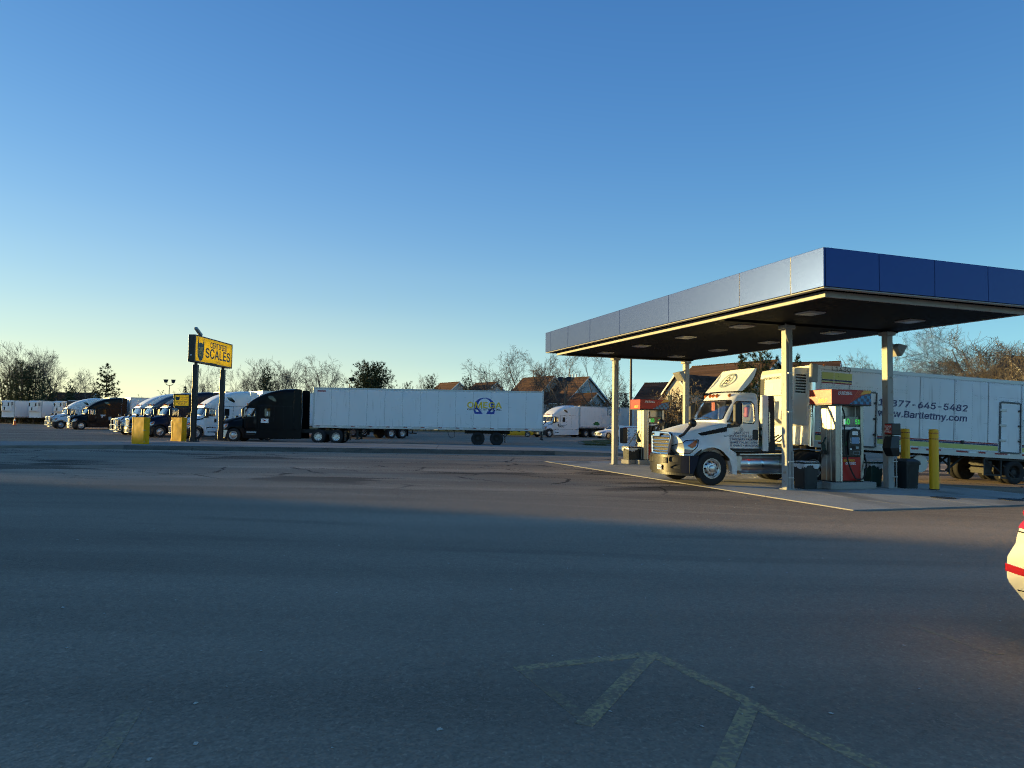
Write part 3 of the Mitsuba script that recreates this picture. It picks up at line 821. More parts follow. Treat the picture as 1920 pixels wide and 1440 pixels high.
    for s in (0.45, -0.35):
        K.add('wiper', tube([(-0.33 - 0.10 * abs(s), s, 1.985), (-0.36 - 0.14 * abs(s - 0.35), s - 0.35, 2.03), (-0.36 - 0.16 * abs(s - 0.7), s - 0.7, 2.03)], 0.012, 6), 'black_plastic')
    if day:
        K.add('hanging_notice', box(-0.80, -0.795, -0.22, -0.02, 2.24, 2.50, 0.01), 'pink_card')
        K.add('back_lining', box(-1.68, -1.66, -0.9, 0.9, 1.1, 2.6), 'black_plastic')
        K.add('back_rest_red', box(-1.60, -1.52, 0.42, 0.62, 2.05, 2.36, 0.02), 'red_tape')
    # marker lamps on the brow
    for y in (-0.72, -0.2, 0.0, 0.2, 0.72):
        x, z = (-0.86 - 0.22 * (y / 0.9) ** 2 + 0.13, 2.70) if day else (-0.80 - 0.16 * y * y + 0.07, 2.80)
        K.add('marker_lamp', move(box(-0.05, 0.06, -0.035, 0.035, -0.05, 0.05, 0.02), x, y, z, ry=0.5), 'amber')
    # chassis
    rear = -3.9 if day else -6.7
    for s in (1, -1):
        K.add('frame_rail', box(rear - 0.8, 1.0, *sorted((s * 0.36, s * 0.45)), 0.72, 1.0, 0.01), 'chassis')
    K.add('front_axle', cyl((0, -1.0, 0.5), (0, 1.0, 0.5), 0.07), 'chassis')
    K.add('engine_block', box(-0.9, 0.85, -0.38, 0.38, 0.5, 1.0, 0.05), 'chassis')
    cols = {'day': (-3.4, -4.7)}.get(kind, (-6.15, -7.45))
    for s in (1, -1):
        add_wheel(K, 0, s, False, rim='rim')
        for x in cols:
            add_wheel(K, x, s, True, y=1.13, rim='rim')
        K.add('mud_flap', box(cols[1] - 0.62, cols[1] - 0.60, *sorted((s * 0.62, s * 1.22)), 0.2, 0.95), 'black_plastic')
    K.add('fifth_wheel', ext(Polygon([(0.45 * math.cos(a), 0.45 * math.sin(a)) for a in np.linspace(0, 2 * math.pi, 20)]).difference(sbox(-0.6, -0.08, 0, 0.08)), 'z', 1.08, 1.16).apply_translation([sum(cols) / 2, 0, 0]), 'chassis')
    K.add('suspension', [box(c - 0.12, c + 0.12, -0.9, 0.9, 0.42, 0.62, 0.04) for c in cols] + [box(cols[1] - 0.3, cols[0] + 0.3, -0.55, 0.55, 0.62, 0.80, 0.04)], 'chassis')
    if day:
        for s in (1, -1):
            tk = K.add('fuel_tank', cyl((-0.98, s * 0.86, 0.62), (-2.65, s * 0.86, 0.62), 0.29, n=32), 'aluminium', smooth=40)
            for x in (-1.25, -1.72, -2.3):
                K.add('strap', lathe([(0.285, x - 0.035), (0.298, x - 0.035), (0.298, x + 0.035), (0.285, x + 0.035), (0.285, x - 0.035)], 32, 'x').apply_translation([0, s * 0.86, 0.62]), 'chrome', smooth=40, parent=tk)
            K.add('step', box(-2.7, -0.95, *sorted((s * 0.80, s * 1.17)), 0.90, 0.945, 0.008), 'aluminium')
            K.add('step', box(-2.7, -0.98, *sorted((s * 0.95, s * 1.17)), 0.33, 0.375, 0.008), 'aluminium')
            K.add('battery_box', box(-1.05, -0.80, *sorted((s * 0.80, s * 1.12)), 0.42, 0.88, 0.02), 'aluminium')
            K.add('cab_sill', box(-1.72, -0.60, *sorted((s * 0.9, s * 1.075)), 1.0, 1.09, 0.01), 'black_plastic')
            K.add('side_fairing', ext([(-1.78, 1.02), (-1.96, 1.02), (-1.96, 2.70), (-1.88, 2.72), (-1.78, 2.72)], 'y', *sorted((s * 1.04, s * 1.085))), 'paint')
            K.add('fairing_edge', ext([(-1.965, 1.02), (-2.20, 1.02), (-2.16, 2.70), (-1.965, 2.70)], 'y', *sorted((s * 1.045, s * 1.075))), 'black_plastic')
        # roof deflector: a dished shield with folded sides
        ys = np.linspace(-1.0, 1.0, 17)
        rows = []
        for q in np.linspace(0, 1, 9):
            rows.append([(-0.98 - 0.62 * q - 0.10 * math.sin(q * math.pi) + 0.16 * (1 - (y / 1.0) ** 2) * (1 - 0.3 * q), y * (0.97 - 0.02 * q), 2.83 + 0.72 * q) for y in ys])
        rows = np.array(rows)
        g, h = rows.shape[:2]
        idx = np.arange(g * h).reshape(g, h)
        quads = np.stack([idx[:-1, :-1], idx[:-1, 1:], idx[1:, 1:], idx[1:, :-1]], -1).reshape(-1, 4)
        back = rows + np.array([-0.03, 0, 0])
        fr_m, bk = tm((rows.reshape(-1, 3), quads)), tm((back.reshape(-1, 3), quads[:, ::-1]))
        sides = [trimesh.convex.convex_hull(np.vstack([rows[:, e], rows[:, e] + [0, -sg * 0.03, 0], rows[:, e] + np.outer(np.linspace(1, 0.35, g), [-0.16, 0, 0])])) for e, sg in ((0, -1), (-1, 1))]
        dk = K.add('roof_deflector', tm([fr_m, bk] + sides), 'paint', smooth=40)
        [K.add('deflector_strut', cyl((-1.62, s * 0.6, 2.80), (-1.50, s * 0.6, 3.45), 0.02), 'chassis', parent=dk) for s in (1, -1)]
        K.add('antenna', tube([(-1.6, -0.9, 2.8), (-1.66, -0.95, 3.3), (-1.70, -0.98, 3.85)], 0.01, 6), 'black_plastic')
        K.add('grab_rail', tube([(-1.99, 1.03, 1.3), (-2.0, 1.1, 1.3), (-2.0, 1.1, 2.2), (-1.99, 1.03, 2.2)], 0.016, 6), 'chrome')
        K.add('air_hose', [tube([(-1.8, y, 1.7), (-2.3, y + 0.1, 1.35), (-2.9, y, 1.30), (-3.2, y * 0.6, 1.5)], 0.022, 6) for y in (-0.3, 0.0, 0.3)], 'rubber')
    else:
        for s in (1, -1):
            K.add('side_extender', ext([(-4.32, 0.98), (-4.9, 0.98), (-4.86, 3.86), (-4.7, 3.93), (-4.32, 3.93)], 'y', *sorted((s * 1.13, s * 1.175))), 'extender')
            K.add('side_skirt', ext([(-0.86, 0.30), (-4.9, 0.30), (-4.9, 0.93), (-0.86, 0.93)], 'y', *sorted((s * 1.10, s * 1.18))), 'paint')
            K.add('skirt_step', box(-1.6, -0.9, *sorted((s * 1.0, s * 1.186)), 0.56, 0.64), 'black_plastic')
            nb = body_full.scale([1.0, 1.007, 1.0])
            half = mf(box(-9, 9, *sorted((s * 0.5, s * 3)), 0, 9))
            dec = lambda poly: ((nb ^ half) ^ mf(ext(poly, 'y', -3, 3))) - body_full
            K.add('roof_window', dec([(-2.35, 3.42), (-2.75, 3.40), (-3.0, 3.12), (-3.02, 3.0), (-2.85, 3.02), (-2.5, 3.2)]), 'dark_glass', smooth=30)
            K.add('sleeper_window', dec(sbox(-2.55, 1.95, -2.25, 2.42).buffer(0.05)), 'dark_glass', smooth=30)
            for poly in (sbox(-2.85, 1.55, -1.95, 2.62).buffer(0.05).difference(sbox(-2.85, 1.55, -1.95, 2.62).buffer(0.03)), sbox(-4.28, 2.66, -1.75, 2.685), sbox(-1.80, 1.0, -1.785, 2.6), sbox(-3.6, 1.0, -3.585, 2.66)):
                K.add('panel_joint', dec(poly), 'seam', smooth=30)
        K.add('visor', move(half_loft([0, 0.12, 0.26], [[(1.0, 0), (0.9, 0.04), (0.5, 0.06), (0, 0.065)], [(1.0, -0.03), (0.9, 0.03), (0.5, 0.055), (0, 0.06)], [(0.95, -0.07), (0.88, -0.045), (0.5, -0.02), (0, -0.015)]], 8, 14), -0.86, 0, 2.60), 'visor', smooth=40)
    return K

def bull_bar(K):
    K.add('bull_bar', [tube([(1.30, s * 0.42, 0.35), (1.38, s * 0.44, 0.8), (1.40, s * 0.44, 1.3), (1.36, s * 0.40, 1.42), (1.34, s * 0.3, 1.46), (1.34, 0, 1.47)], 0.04, 8) for s in (1, -1)]
          + [tube([(1.38, -0.95, z), (1.40, -0.5, z), (1.40, 0.5, z), (1.38, 0.95, z)], 0.035, 8) for z in (0.5, 0.95)]
          + [tube([(1.30, s * 0.95, 0.4), (1.33, s * 0.97, 0.9), (1.25, s * 0.9, 1.2), (1.30, s * 0.7, 1.22)], 0.035, 8) for s in (1, -1)], 'aluminium', smooth=40)

BASE_SWAP = {'bumper': 'chrome', 'bumper_end': 'black_plastic', 'glass': 'clear_glass', 'mirror': 'black_plastic', 'rim': 'aluminium', 'extender': 'paint', 'visor': 'paint'}
def swaps(paint, **kw):
    d = {**BASE_SWAP, **kw}
    return {'paint': paint, **{k: (paint if v == 'paint' else v) for k, v in d.items()}}

DAY, SLEEPER = make_tractor('day'), make_tractor('sleeper')
# the white day cab at the pumps, with its lettering
day = DAY.copy()
def tilt_text(s, h, x, z, **k):
    return text(s, h, (x, 1.088 + (0.0 if z < 1.93 else -0.05), z), (-1, 0, 0), (0, 0, 1), center=True, depth=0.006, **k)
for s, h, z in (('BARTLETT', 0.075, 1.52), ('ROCHESTER LLC', 0.075, 1.425), ('130 THRUWAY PARK DR', 0.066, 1.335), ('W. HENRIETTA, NY 14586', 0.062, 1.245), ('USDOT 498962 \u2022 MCN 10180', 0.058, 1.155)):
    day.add('lettering', tilt_text(s, h, -1.04, z), 'navy_print', parent='door')
ring = Polygon([(0.062 * math.cos(a), 0.062 * math.sin(a)) for a in np.linspace(0, 6.283, 28)[:-1]])
day.add('emblem', on_plane(ring.difference(ring.buffer(-0.012)), (-1.04, 1.087, 1.66), (-1, 0, 0), depth=0.006), 'grey_print', parent='door')
day.add('emblem', text('B', 0.06, (-1.04, 1.087, 1.63), (-1, 0, 0), center=True), 'navy_print', parent='door')
day.add('permit_sticker', [on_plane(sbox(-0.09, 0, 0.09, 0.08), (-0.535, 1.10, 1.40), (-1, 0, 0)), on_plane(sbox(-0.07, -0.2, 0.07, -0.03), (-0.535, 1.10, 1.40), (-1, 0, 0))], 'grey_print')
r_, u_ = np.array([0, 1.0, 0]), np.array([-0.62, 0, 0.72]) / math.hypot(0.62, 0.72)
def disc(a, b=0.0, n=40):
    o = Polygon([(a * math.cos(t), a * math.sin(t)) for t in np.linspace(0, 2 * math.pi, n)[:-1]])
    return o.difference(Polygon([(b * math.cos(t), b * math.sin(t)) for t in np.linspace(0, 2 * math.pi, n)[:-1]])) if b else o
at = np.array([-1.225, 0.03, 3.17]) + np.cross(r_, u_) * 0.045
day.add('emblem', on_plane(disc(0.31, 0.235), at, r_, u_, 0.006), 'grey_print', parent='roof_deflector')
day.add('emblem', text('B', 0.27, at - 0.135 * u_, r_, u_, slant=0.12, center=True, depth=0.006), 'black_print', parent='roof_deflector')
day.add('number_plate', box(1.245, 1.255, 0.12, 0.42, 0.42, 0.57, 0.004), 'white_print')
day.add('plate_number', text('43217', 0.06, (1.256, 0.16, 0.465), (0, 1, 0), bold=True), 'navy_print', parent='number_plate')
TA = math.radians(194)
day.place('semi_truck', 'white day cab truck with a B emblem on its roof deflector, at the near pump', 'truck', MAT(5.66, 22.22, 0.02, TA), swap=swaps('white_paint', bumper='bumper_grey', bumper_end='navy_trim'))

# ---------------------------------------------------------------- trailers
def make_trailer(L, zb, zt, pw, tandem, R=0.5, zw=None, reefer=False, skirt=False, ribs=False, landing=3.2, W=1.3):
    K = Kit()
    K.add('box_wall', box(-L + 0.02, -0.02, -W + 0.02, W - 0.02, zb + 0.1, zt - 0.03), 'van_rail')
    n = max(1, round(L / pw))
    for s in (1, -1):
        for k in range(n if s > 0 else 1):
            a, b = (k * L / n, (k + 1) * L / n) if s > 0 else (0, L)
            j = 0.003 * math.sin(k * 12.9)
            K.add('side_panel', box(-b + 0.014, -a - 0.014, *sorted((s * (W - 0.016), s * (W + 0.004 + j))), zb + 0.2, zt - 0.12, 0.004), 'panel')
            if ribs and s > 0:
                for z in np.arange(zb + 0.32, zt - 0.2, 0.165):
                    K.add('rib', box(-b + 0.02, -a - 0.02, W + 0.002, W + 0.014, z, z + 0.03), 'panel')
        K.add('top_rail', box(-L, 0, *sorted((s * (W - 0.03), s * (W + 0.014))), zt - 0.12, zt, 0.006), 'rail')
        K.add('bottom_rail', box(-L, 0, *sorted((s * (W - 0.03), s * (W + 0.018))), zb, zb + 0.2, 0.006), 'rail')
        K.add('corner_post', box(-0.10, 0.012, *sorted((s * (W - 0.07), s * (W + 0.022))), zb, zt + 0.004, 0.01), 'post')
        K.add('corner_post', box(-L - 0.012, -L + 0.10, *sorted((s * (W - 0.07), s * (W + 0.022))), zb, zt + 0.004, 0.01), 'post')
        for k in range(int(L / 1.28)):
            if s > 0:
                K.add('reflective_tape', [box(-k * 1.28 - 0.52, -k * 1.28 - 0.24, W + 0.019, W + 0.023, zb + 0.115, zb + 0.165)], 'red_tape')
                K.add('reflective_tape', [box(-k * 1.28 - 0.82, -k * 1.28 - 0.53, W + 0.019, W + 0.023, zb + 0.115, zb + 0.165)], 'white_print')
    K.add('front_wall', box(-0.018, 0.004, -W + 0.072, W - 0.072, zb + 0.05, zt - 0.02), 'panel')
    K.add('roof', box(-L + 0.03, -0.03, -W + 0.035, W - 0.035, zt - 0.028, zt - 0.006), 'panel')
    K.add('door', [box(-L - 0.02, -L + 0.018, *sorted((s * 0.01, s * (W - 0.075))), zb + 0.06, zt - 0.06, 0.01) for s in (1, -1)], 'panel')
    K.add('floor_frame', [box(-L + 0.1, -0.1, -W + 0.04, W - 0.04, zb + 0.02, zb + 0.09)] + [box(-x - 0.03, -x + 0.03, -W + 0.05, W - 0.05, zb - 0.07, zb + 0.02) for x in np.arange(0.4, L - 0.2, 0.55)], 'chassis')
    lo, hi = min(tandem), max(tandem)
    zc = (R if zw is None else zw)
    K.add('bogie', [box(-hi - 1.0, -lo + 1.0, *sorted((s * 0.42, s * 0.52)), zb - 0.26, zb + 0.01) for s in (1, -1)] + [cyl((-x, -1.0, zc), (-x, 1.0, zc), 0.065) for x in tandem]
          + [box(-x - 0.05, -x + 0.05, s * 0.47 - 0.06, s * 0.47 + 0.06, zc, zb - 0.2) for x in tandem for s in (1, -1)], 'chassis')
    for s in (1, -1):
        for x in tandem:
            add_wheel(K, -x, s, True, y=W - 0.17, rim='wheel_rim', z=zc, R=R)
        K.add('mud_flap', box(-hi - R - 0.14, -hi - R - 0.12, *sorted((s * 0.66, s * 1.26)), zc - R + 0.22, zb - 0.02), 'black_plastic')
    g = K.add('landing_gear', [box(-landing - 0.07, -landing + 0.07, *sorted((s * 0.78, s * 0.92)), zc - R + 0.32, zb) for s in (1, -1)] + [cyl((-landing, -0.85, zb - 0.25), (-landing, 0.85, zb - 0.25), 0.03)], 'chassis')
    for s in (1, -1):
        K.add('foot', box(-landing - 0.16, -landing + 0.16, *sorted((s * 0.70, s * 1.0)), zc - R + 0.29, zc - R + 0.33), 'chassis', parent=g)
        K.add('brace', tube([(-landing - 0.02, s * 0.85, zc - R + 0.55), (-landing - 0.75, s * 0.5, zb)], 0.035, 6), 'chassis', parent=g)
    K.add('rear_guard', [box(-L - 0.03, -L + 0.05, -1.15, 1.15, zc - R + 0.45, zc - R + 0.55)] + [box(-L - 0.02, -L + 0.05, s * 0.5 - 0.04, s * 0.5 + 0.04, zc - R + 0.55, zb) for s in (1, -1)], 'chassis')
    if reefer:
        unit = trimesh.convex.convex_hull(np.array([[x, y, z] for x, yy, z0, z1 in ((0.01, 1.02, zt - 1.95, zt - 0.08), (0.45, 0.98, zt - 1.90, zt - 0.10), (0.60, 0.80, zt - 1.75, zt - 0.26)) for y in (-yy, yy) for z in (z0, z1)]))
        u = K.add('cooling_unit', unit, 'unit', smooth=20)
        for s in (1, -1):
            K.add('vent', [box(0.06, 0.40, *sorted((s * 1.0, s * 1.03)), zt - 0.9 + 0.09 * k, zt - 0.85 + 0.09 * k) for k in range(7)], 'black_plastic', parent=u)
            K.add('vent', box(0.585, 0.612, *sorted((s * 0.52, s * 0.80)), zt - 0.95, zt - 0.4, 0.02), 'black_plastic', parent=u)
        K.add('hatch', box(0.56, 0.604, -0.28, 0.02, zt - 1.68, zt - 1.15, 0.015), 'black_plastic', parent=u)
        K.add('panel_line', [box(0.59, 0.603, -0.78, 0.78, zt - 1.0, zt - 0.985)], 'seam', parent=u)
    return K

TS = {'panel': 'van_panel', 'rail': 'van_rail', 'post': 'van_rail', 'wheel_rim': 'aluminium', 'unit': 'reefer_white'}

# the long white trailer with the blue and yellow emblem
om = make_trailer(17.0, 1.13, 4.11, 1.285, (12.15, 13.55))
W = 1.308
cx, cz = -12.6, 2.90
def ell(a, b, t0, t1, n=40):
    return [(a * math.cos(t), b * math.sin(t)) for t in np.linspace(t0, t1, n)]
def om_plane(poly, mat, d, y=W):
    om.add('emblem', on_plane(poly, (cx, y, cz), (-1, 0, 0), depth=d), mat)
o1 = Polygon(ell(0.78, 0.66, 0, 2 * math.pi)[:-1]).difference(Polygon([(x, y + 0.03) for x, y in ell(0.50, 0.58, 0, 2 * math.pi)[:-1]])).difference(sbox(-0.42, -0.8, 0.42, -0.30))
feet = [Polygon([(s * 0.12, -0.55), (s * 0.72, -0.55), (s * 0.82, -0.22), (s * 0.68, -0.22), (s * 0.62, -0.40), (s * 0.42, -0.40), (s * 0.56, -0.15), (s * 0.40, -0.15)]) for s in (1, -1)]
from shapely.ops import unary_union
om_plane(unary_union([o1.intersection(sbox(-1, -0.2, 1, 1))] + [f.buffer(0) for f in feet]), 'blue_print', 0.003)
om.add('lettering', text('OMEGA', 0.42, (cx, W + 0.003, cz - 0.10), (-1, 0, 0), bold=True, center=True, stretch=1.22, depth=0.003), 'yellow_print')
om.add('lettering', text('FREIGHT SYSTEMS, INC.', 0.13, (cx, W + 0.003, cz - 0.28), (-1, 0, 0), bold=True, center=True, stretch=1.20, depth=0.003), 'black_print')
om.add('badge', on_plane(sbox(0, 0, 0.62, 0.10), (-0.28, W + 0.006, 3.80), (-1, 0, 0)), 'red_tape')
om.add('air_hose', tube([(-9.9, 1.1, 1.1), (-9.95, 1.15, 0.75), (-10.15, 1.15, 0.52), (-10.4, 1.15, 0.62), (-10.4, 1.1, 1.1)], 0.018, 6), 'rubber')
om.place('semi_trailer', 'long white box trailer with a blue omega emblem and yellow lettering', 'trailer', MAT(-14.66, 53.66, 0, math.radians(182.2)), swap={**TS, 'wheel_rim': 'chassis'})

# the old white refrigerated trailer behind the day cab
bt = make_trailer(10.2, 1.17, 3.77, 1.22, (7.5, 8.75), R=0.40, zw=0.73, reefer=True, landing=4.9)
W = 1.306
def bt_strip(s0, s1, z0, z1, mat, d=0.003, y=1.306, name='stripe'):
    bt.add(name, box(-s1, -s0, y - 0.004, y + d, z0, z1), mat)
for s0, s1 in ((0.3, 0.72), (0.74, 1.36)):
    bt_strip(s0, s1, 3.34, 3.56, 'lime_print')
    bt_strip(s0, s1, 3.29, 3.335, 'navy_print')
    bt_strip(s0, s1, 3.255, 3.285, 'lime_print')
    bt_strip(s0, s1, 3.21, 3.25, 'red_tape')
for s0, s1 in ((0.14, 1.38), (2.3, 6.76), (7.66, 10.1)):
    bt_strip(s0, s1, 1.61, 1.65, 'red_tape')
    bt_strip(s0, s1, 1.56, 1.605, 'navy_print')
    bt_strip(s0, s1, 1.40, 1.555, 'lime_print')
bt.add('lettering', text('1-877-645-5482', 0.205, (-2.28, W + 0.002, 2.63), (-1, 0, 0), slant=0.14, stretch=1.30, bold=True), 'navy_print')
bt.add('lettering', text('www.Bartlettny.com', 0.205, (-2.28, W + 0.002, 2.30), (-1, 0, 0), slant=0.10, stretch=1.22, bold=True), 'navy_print')
bt.add('lettering', text('L1430', 0.145, (-0.62, W + 0.012, 3.61), (-1, 0, 0), stretch=1.1), 'black_print')
bt.add('lettering', text('THERMO KING', 0.075, (0.602, -0.62, 3.33), (0, 1, 0), bold=True, stretch=1.45), 'black_print', parent='cooling_unit')
bt.add('lettering', text('L1430', 0.14, (0.606, -0.45, 2.55), (0, 1, 0), stretch=1.0), 'black_print', parent='cooling_unit')
bt.add('notice', box(0.60, 0.606, -0.20, 0.05, 2.95, 3.2), 'white_print', parent='cooling_unit')
bt.add('front_nose_post', [cyl((0.0, 1.30, 1.2), (0.0, 1.30, 3.2), 0.075, n=18)], 'chrome', smooth=40)
bt.add('nose_cap', box(-0.16, 0.09, 1.2, 1.345, 3.2, 3.80, 0.03), 'cream_paint')
for z in (2.75, 2.6, 2.45, 2.3, 2.15):
    bt.add('post_number', on_plane(disc(0.045, 0.028, 16), (0.055, 1.375, z), (-1, 0, 0)), 'black_print')
for s0, s1, z0, z1 in ((1.44, 2.24, 1.28, 3.02), (6.82, 7.60, 1.36, 3.02)):
    dk = bt.add('side_door', box(-s1, -s0, 1.29, 1.322, z0, z1, 0.006), 'van_panel', label='white side door with a dark frame, near the ' + ('front' if s0 < 3 else 'rear') + ' of the trailer')
    for a, b, c, d in ((s0 - 0.03, s0 + 0.03, z0, z1), (s1 - 0.03, s1 + 0.03, z0, z1), (s0 + 0.031, s1 - 0.031, z1 - 0.03, z1 + 0.03), (s0 + 0.031, s1 - 0.031, z0 - 0.03, z0 + 0.03)):
        bt.add('frame', box(-b, -a, 1.30, 1.345, c, d, 0.006), 'door_frame', parent=dk)
    for z in (z0 + 0.4, z0 + 0.9, z0 + 1.4):
        bt.add('hinge', box(-s0 - 0.22, -s0 + 0.04, 1.322, 1.36, z - 0.035, z + 0.035, 0.006), 'van_rail', parent=dk)
        bt.add('hinge', box(-s1 - 0.05, -s1 + 0.10, 1.322, 1.36, z - 0.03, z + 0.03, 0.006), 'black_plastic', parent=dk)
    bt.add('lock_rod', tube([(-s1 + 0.0, 1.37, z0 + 0.05), (-s1, 1.37, z1 - 0.05)], 0.018, 6), 'van_rail', parent=dk)
    bt.add('grab_rail', tube([(-s1 - 0.1, 1.34, z1 - 0.55), (-s1 - 0.17, 1.40, z1 - 0.68), (-s1 - 0.17, 1.40, z0 + 0.35), (-s1 - 0.08, 1.34, z0 + 0.25)], 0.014, 6), 'door_frame', parent=dk)
riv = []
def rivet(s, z):
    riv.append(trimesh.Trimesh(np.array([[0, 0.012, 0], [0.013, 0, 0], [0, 0, 0.013], [-0.013, 0, 0], [0, 0, -0.013]]) + [-s, 1.309, z], [[0, 1, 2], [0, 2, 3], [0, 3, 4], [0, 4, 1]], process=False))
for k in range(17):
    s = 0.28 + k * 0.61
    if any(a < s < b for a, b in ((1.38, 2.3), (6.76, 7.7))):
        continue
    for z in np.arange(1.72, 3.6, 0.075):
        rivet(s, z)
for s in np.arange(0.3, 10.0, 0.09):
    for z in (3.09, 3.17) if s < 3.4 or s > 5.8 else ():
        rivet(s, z)
    rivet(s, 3.63)
bt.add('rivet_row', tm(riv), 'door_frame', kind='stuff')
bt.add('marker_lamp', box(-5.45, -5.36, 1.30, 1.36, 1.57, 1.68, 0.01), 'black_plastic')
bt.add('roof_lamp', box(-0.40, -0.34, 1.28, 1.34, 3.74, 3.79, 0.008), 'amber')
for k in range(9):
    s = 2.7 + k * 0.83
    bt.add('reflective_tape', box(-s - 0.27, -s, 1.318, 1.324, 1.29, 1.345), 'red_tape')
ring_b = [box(-9.9, -6.3, 1.20, 1.25, 1.10, 1.16), box(-6.36, -6.3, 1.18, 1.24, 0.62, 1.10), box(-7.0, -6.94, 1.18, 1.24, 0.50, 1.10), box(-7.0, -6.3, 1.18, 1.24, 0.58, 0.63), box(-8.0, -7.0, 1.18, 1.24, 0.50, 0.55),
          tube([(-6.4, 1.21, 1.08), (-6.95, 1.21, 0.72)], 0.028, 6), tube([(-7.05, 1.21, 0.95), (-7.5, 1.21, 0.55)], 0.028, 6)]
bt.add('side_guard', ring_b, 'chassis')
bt.add('tool_rack', [box(-6.75, -6.4, 0.6, 1.1, 0.64, 1.06)], 'chassis')
bt.add('spare_disc', cyl((-4.05, 1.05, 0.84), (-4.05, 1.11, 0.84), 0.285, n=32), 'van_rail', smooth=40)
bt.add('leg_brace', [tube([(-4.75, 1.0, 1.16), (-5.25, 1.0, 0.80)], 0.03, 6), tube([(-5.75, 1.0, 1.16), (-5.1, 1.0, 0.66)], 0.035, 6), box(-5.24, -5.18, 0.97, 1.03, 0.56, 1.16)], 'chassis')
bsdf('door_frame', [0.10, 0.11, 0.11], rough=0.5)
bt.place('semi_trailer', 'old white refrigerated trailer with a phone number and two side doors', 'trailer', MAT(9.11, 23.58, 0.0, math.radians(190), -0.0437), swap={**TS, 'post': 'chrome', 'unit': 'reefer_white', 'wheel_rim': 'chassis'})

# ---- parked rigs of the far lot
van = make_trailer(16.0, 1.13, 4.08, 1.3, (13.0, 14.3))
reef = make_trailer(16.0, 1.13, 4.10, 2.6, (13.0, 14.3), reefer=True, ribs=False)
prime = make_trailer(16.0, 1.15, 3.95, 4.0, (13.0, 14.3), reefer=False, ribs=True)
prime.add('lettering', text('PRIME', 0.75, (-5.1, 1.32, 2.85), (-1, 0, 0), bold=True), 'white_print')
prime.add('lettering_shadow', on_plane(unary_union([sbox(-0.12 + 0.0, -0.14, 2.35, 0.86)]), (-5.05, 1.3145, 2.95), (-1, 0, 0), depth=0.003), 'grey_print')
prime.add('emblem', on_plane(unary_union([sbox(0, 0, 0.95, 0.12).buffer(0.08), sbox(0.2, 0.1, 0.75, 0.3).buffer(0.05)]), (-2.5, 1.315, 1.62), (-1, 0, 0)), 'green_print')
PH = math.radians(223.2)
def rig(x, y, phi, paint, label, trailer=None, tlabel=None, group=None, tk=van, extra=None, tswap=None, gap=5.25, s=1.0, **kw):
    k = SLEEPER.copy()
    if extra:
        extra(k)
    k.place('semi_truck', label, 'truck', MAT(x, y, 0, phi, s=s), swap=swaps(paint, **kw), group=group)
    if trailer:
        tk.place('semi_trailer', tlabel, 'trailer', MAT(x - gap * s * math.cos(phi), y - gap * s * math.sin(phi), 0, phi, s=s), swap={**TS, **(tswap or {})})

def omega_marks(k):
    k.add('door_sign', on_plane(sbox(0, 0, 0.55, 0.32), (-1.95, 1.13, 1.42), (-1, 0, 0)), 'white_print')
    k.add('door_mark', on_plane(Polygon([(0.12, 0.26), (0.4, 0.2), (0.26, 0.12)]), (-1.95, 1.136, 1.42), (-1, 0, 0)), 'red_tape')
    k.add('unit_number', box(-2.42, -2.36, 1.135, 1.14, 1.95, 2.25), 'white_print')
    k.add('unit_plate', box(-1.65, -0.95, 1.182, 1.19, 0.68, 0.80), 'grey_print')
rig(-20.3 + 0.04, 52.98, math.radians(181.5), 'black_paint', 'black sleeper truck coupled to the white trailer with the omega emblem', extra=omega_marks, bumper='aluminium', bumper_end='aluminium', grille='chrome')
rig(-25.69, 57.04, PH, 'white_paint', 'white sleeper truck with a bull bar, behind the yellow sign posts', True, 'plain white trailer behind the black omega truck', extra=bull_bar, glass='clear_glass')
rig(-30.1, 60.2, PH, 'navy_paint', 'dark blue sleeper truck with a white sun visor, between the yellow barriers', True, 'dark blue trailer behind the dark blue truck', visor='white_paint', bumper='navy_paint', tswap={'panel': 'navy_paint', 'rail': 'navy_paint'})
rig(-32.9, 63.1, PH, 'slate_paint', 'slate blue sleeper truck, second from the left of the close row of four', True, 'trailer with yellow walls behind the slate blue truck', visor='pearl_paint', tswap={'panel': 'sign_yellow'})
rig(-35.8, 66.6, PH, 'white_paint', 'white sleeper truck with a bull bar, leftmost of the close row of four', extra=bull_bar, visor='white_paint')
def kw_marks(k):
    k.add('door_sign', on_plane(unary_union([sbox(0, 0.18, 0.62, 0.24), sbox(0.05, 0.08, 0.5, 0.13), sbox(0.15, -0.1, 0.3, 0.04)]), (-1.98, 1.13, 1.6), (-1, 0, 0)), 'white_print')
    k.add('door_mark', on_plane(sbox(0, 0, 0.3, 0.4), (-2.9, 1.17, 1.2), (-1, 0, 0)), 'grey_print')
rig(-52.1, 85.7, PH, 'black_paint', 'black sleeper truck with a bright grille, beside the far white truck', True, 'white trailer behind the far black truck', extra=kw_marks, tk=van)
rig(-57.3, 90.1, PH, 'white_paint', 'white sleeper truck with a bull bar, farthest left of the parked trucks', True, 'white trailer behind the farthest left white truck', extra=bull_bar, tk=reef)
def prime_marks(k):
    k.add('unit_number', text('28038', 0.2, (-1.5, 1.13, 1.25), (-1, 0, 0), bold=True), 'black_print')
rig(3.9, 87.0, math.radians(219), 'white_paint', 'white sleeper truck parked behind the end of the omega trailer', True, 'white ribbed trailer with large lettering, seen past the canopy column', tk=prime, extra=prime_marks, glass='clear_glass', gap=4.95)
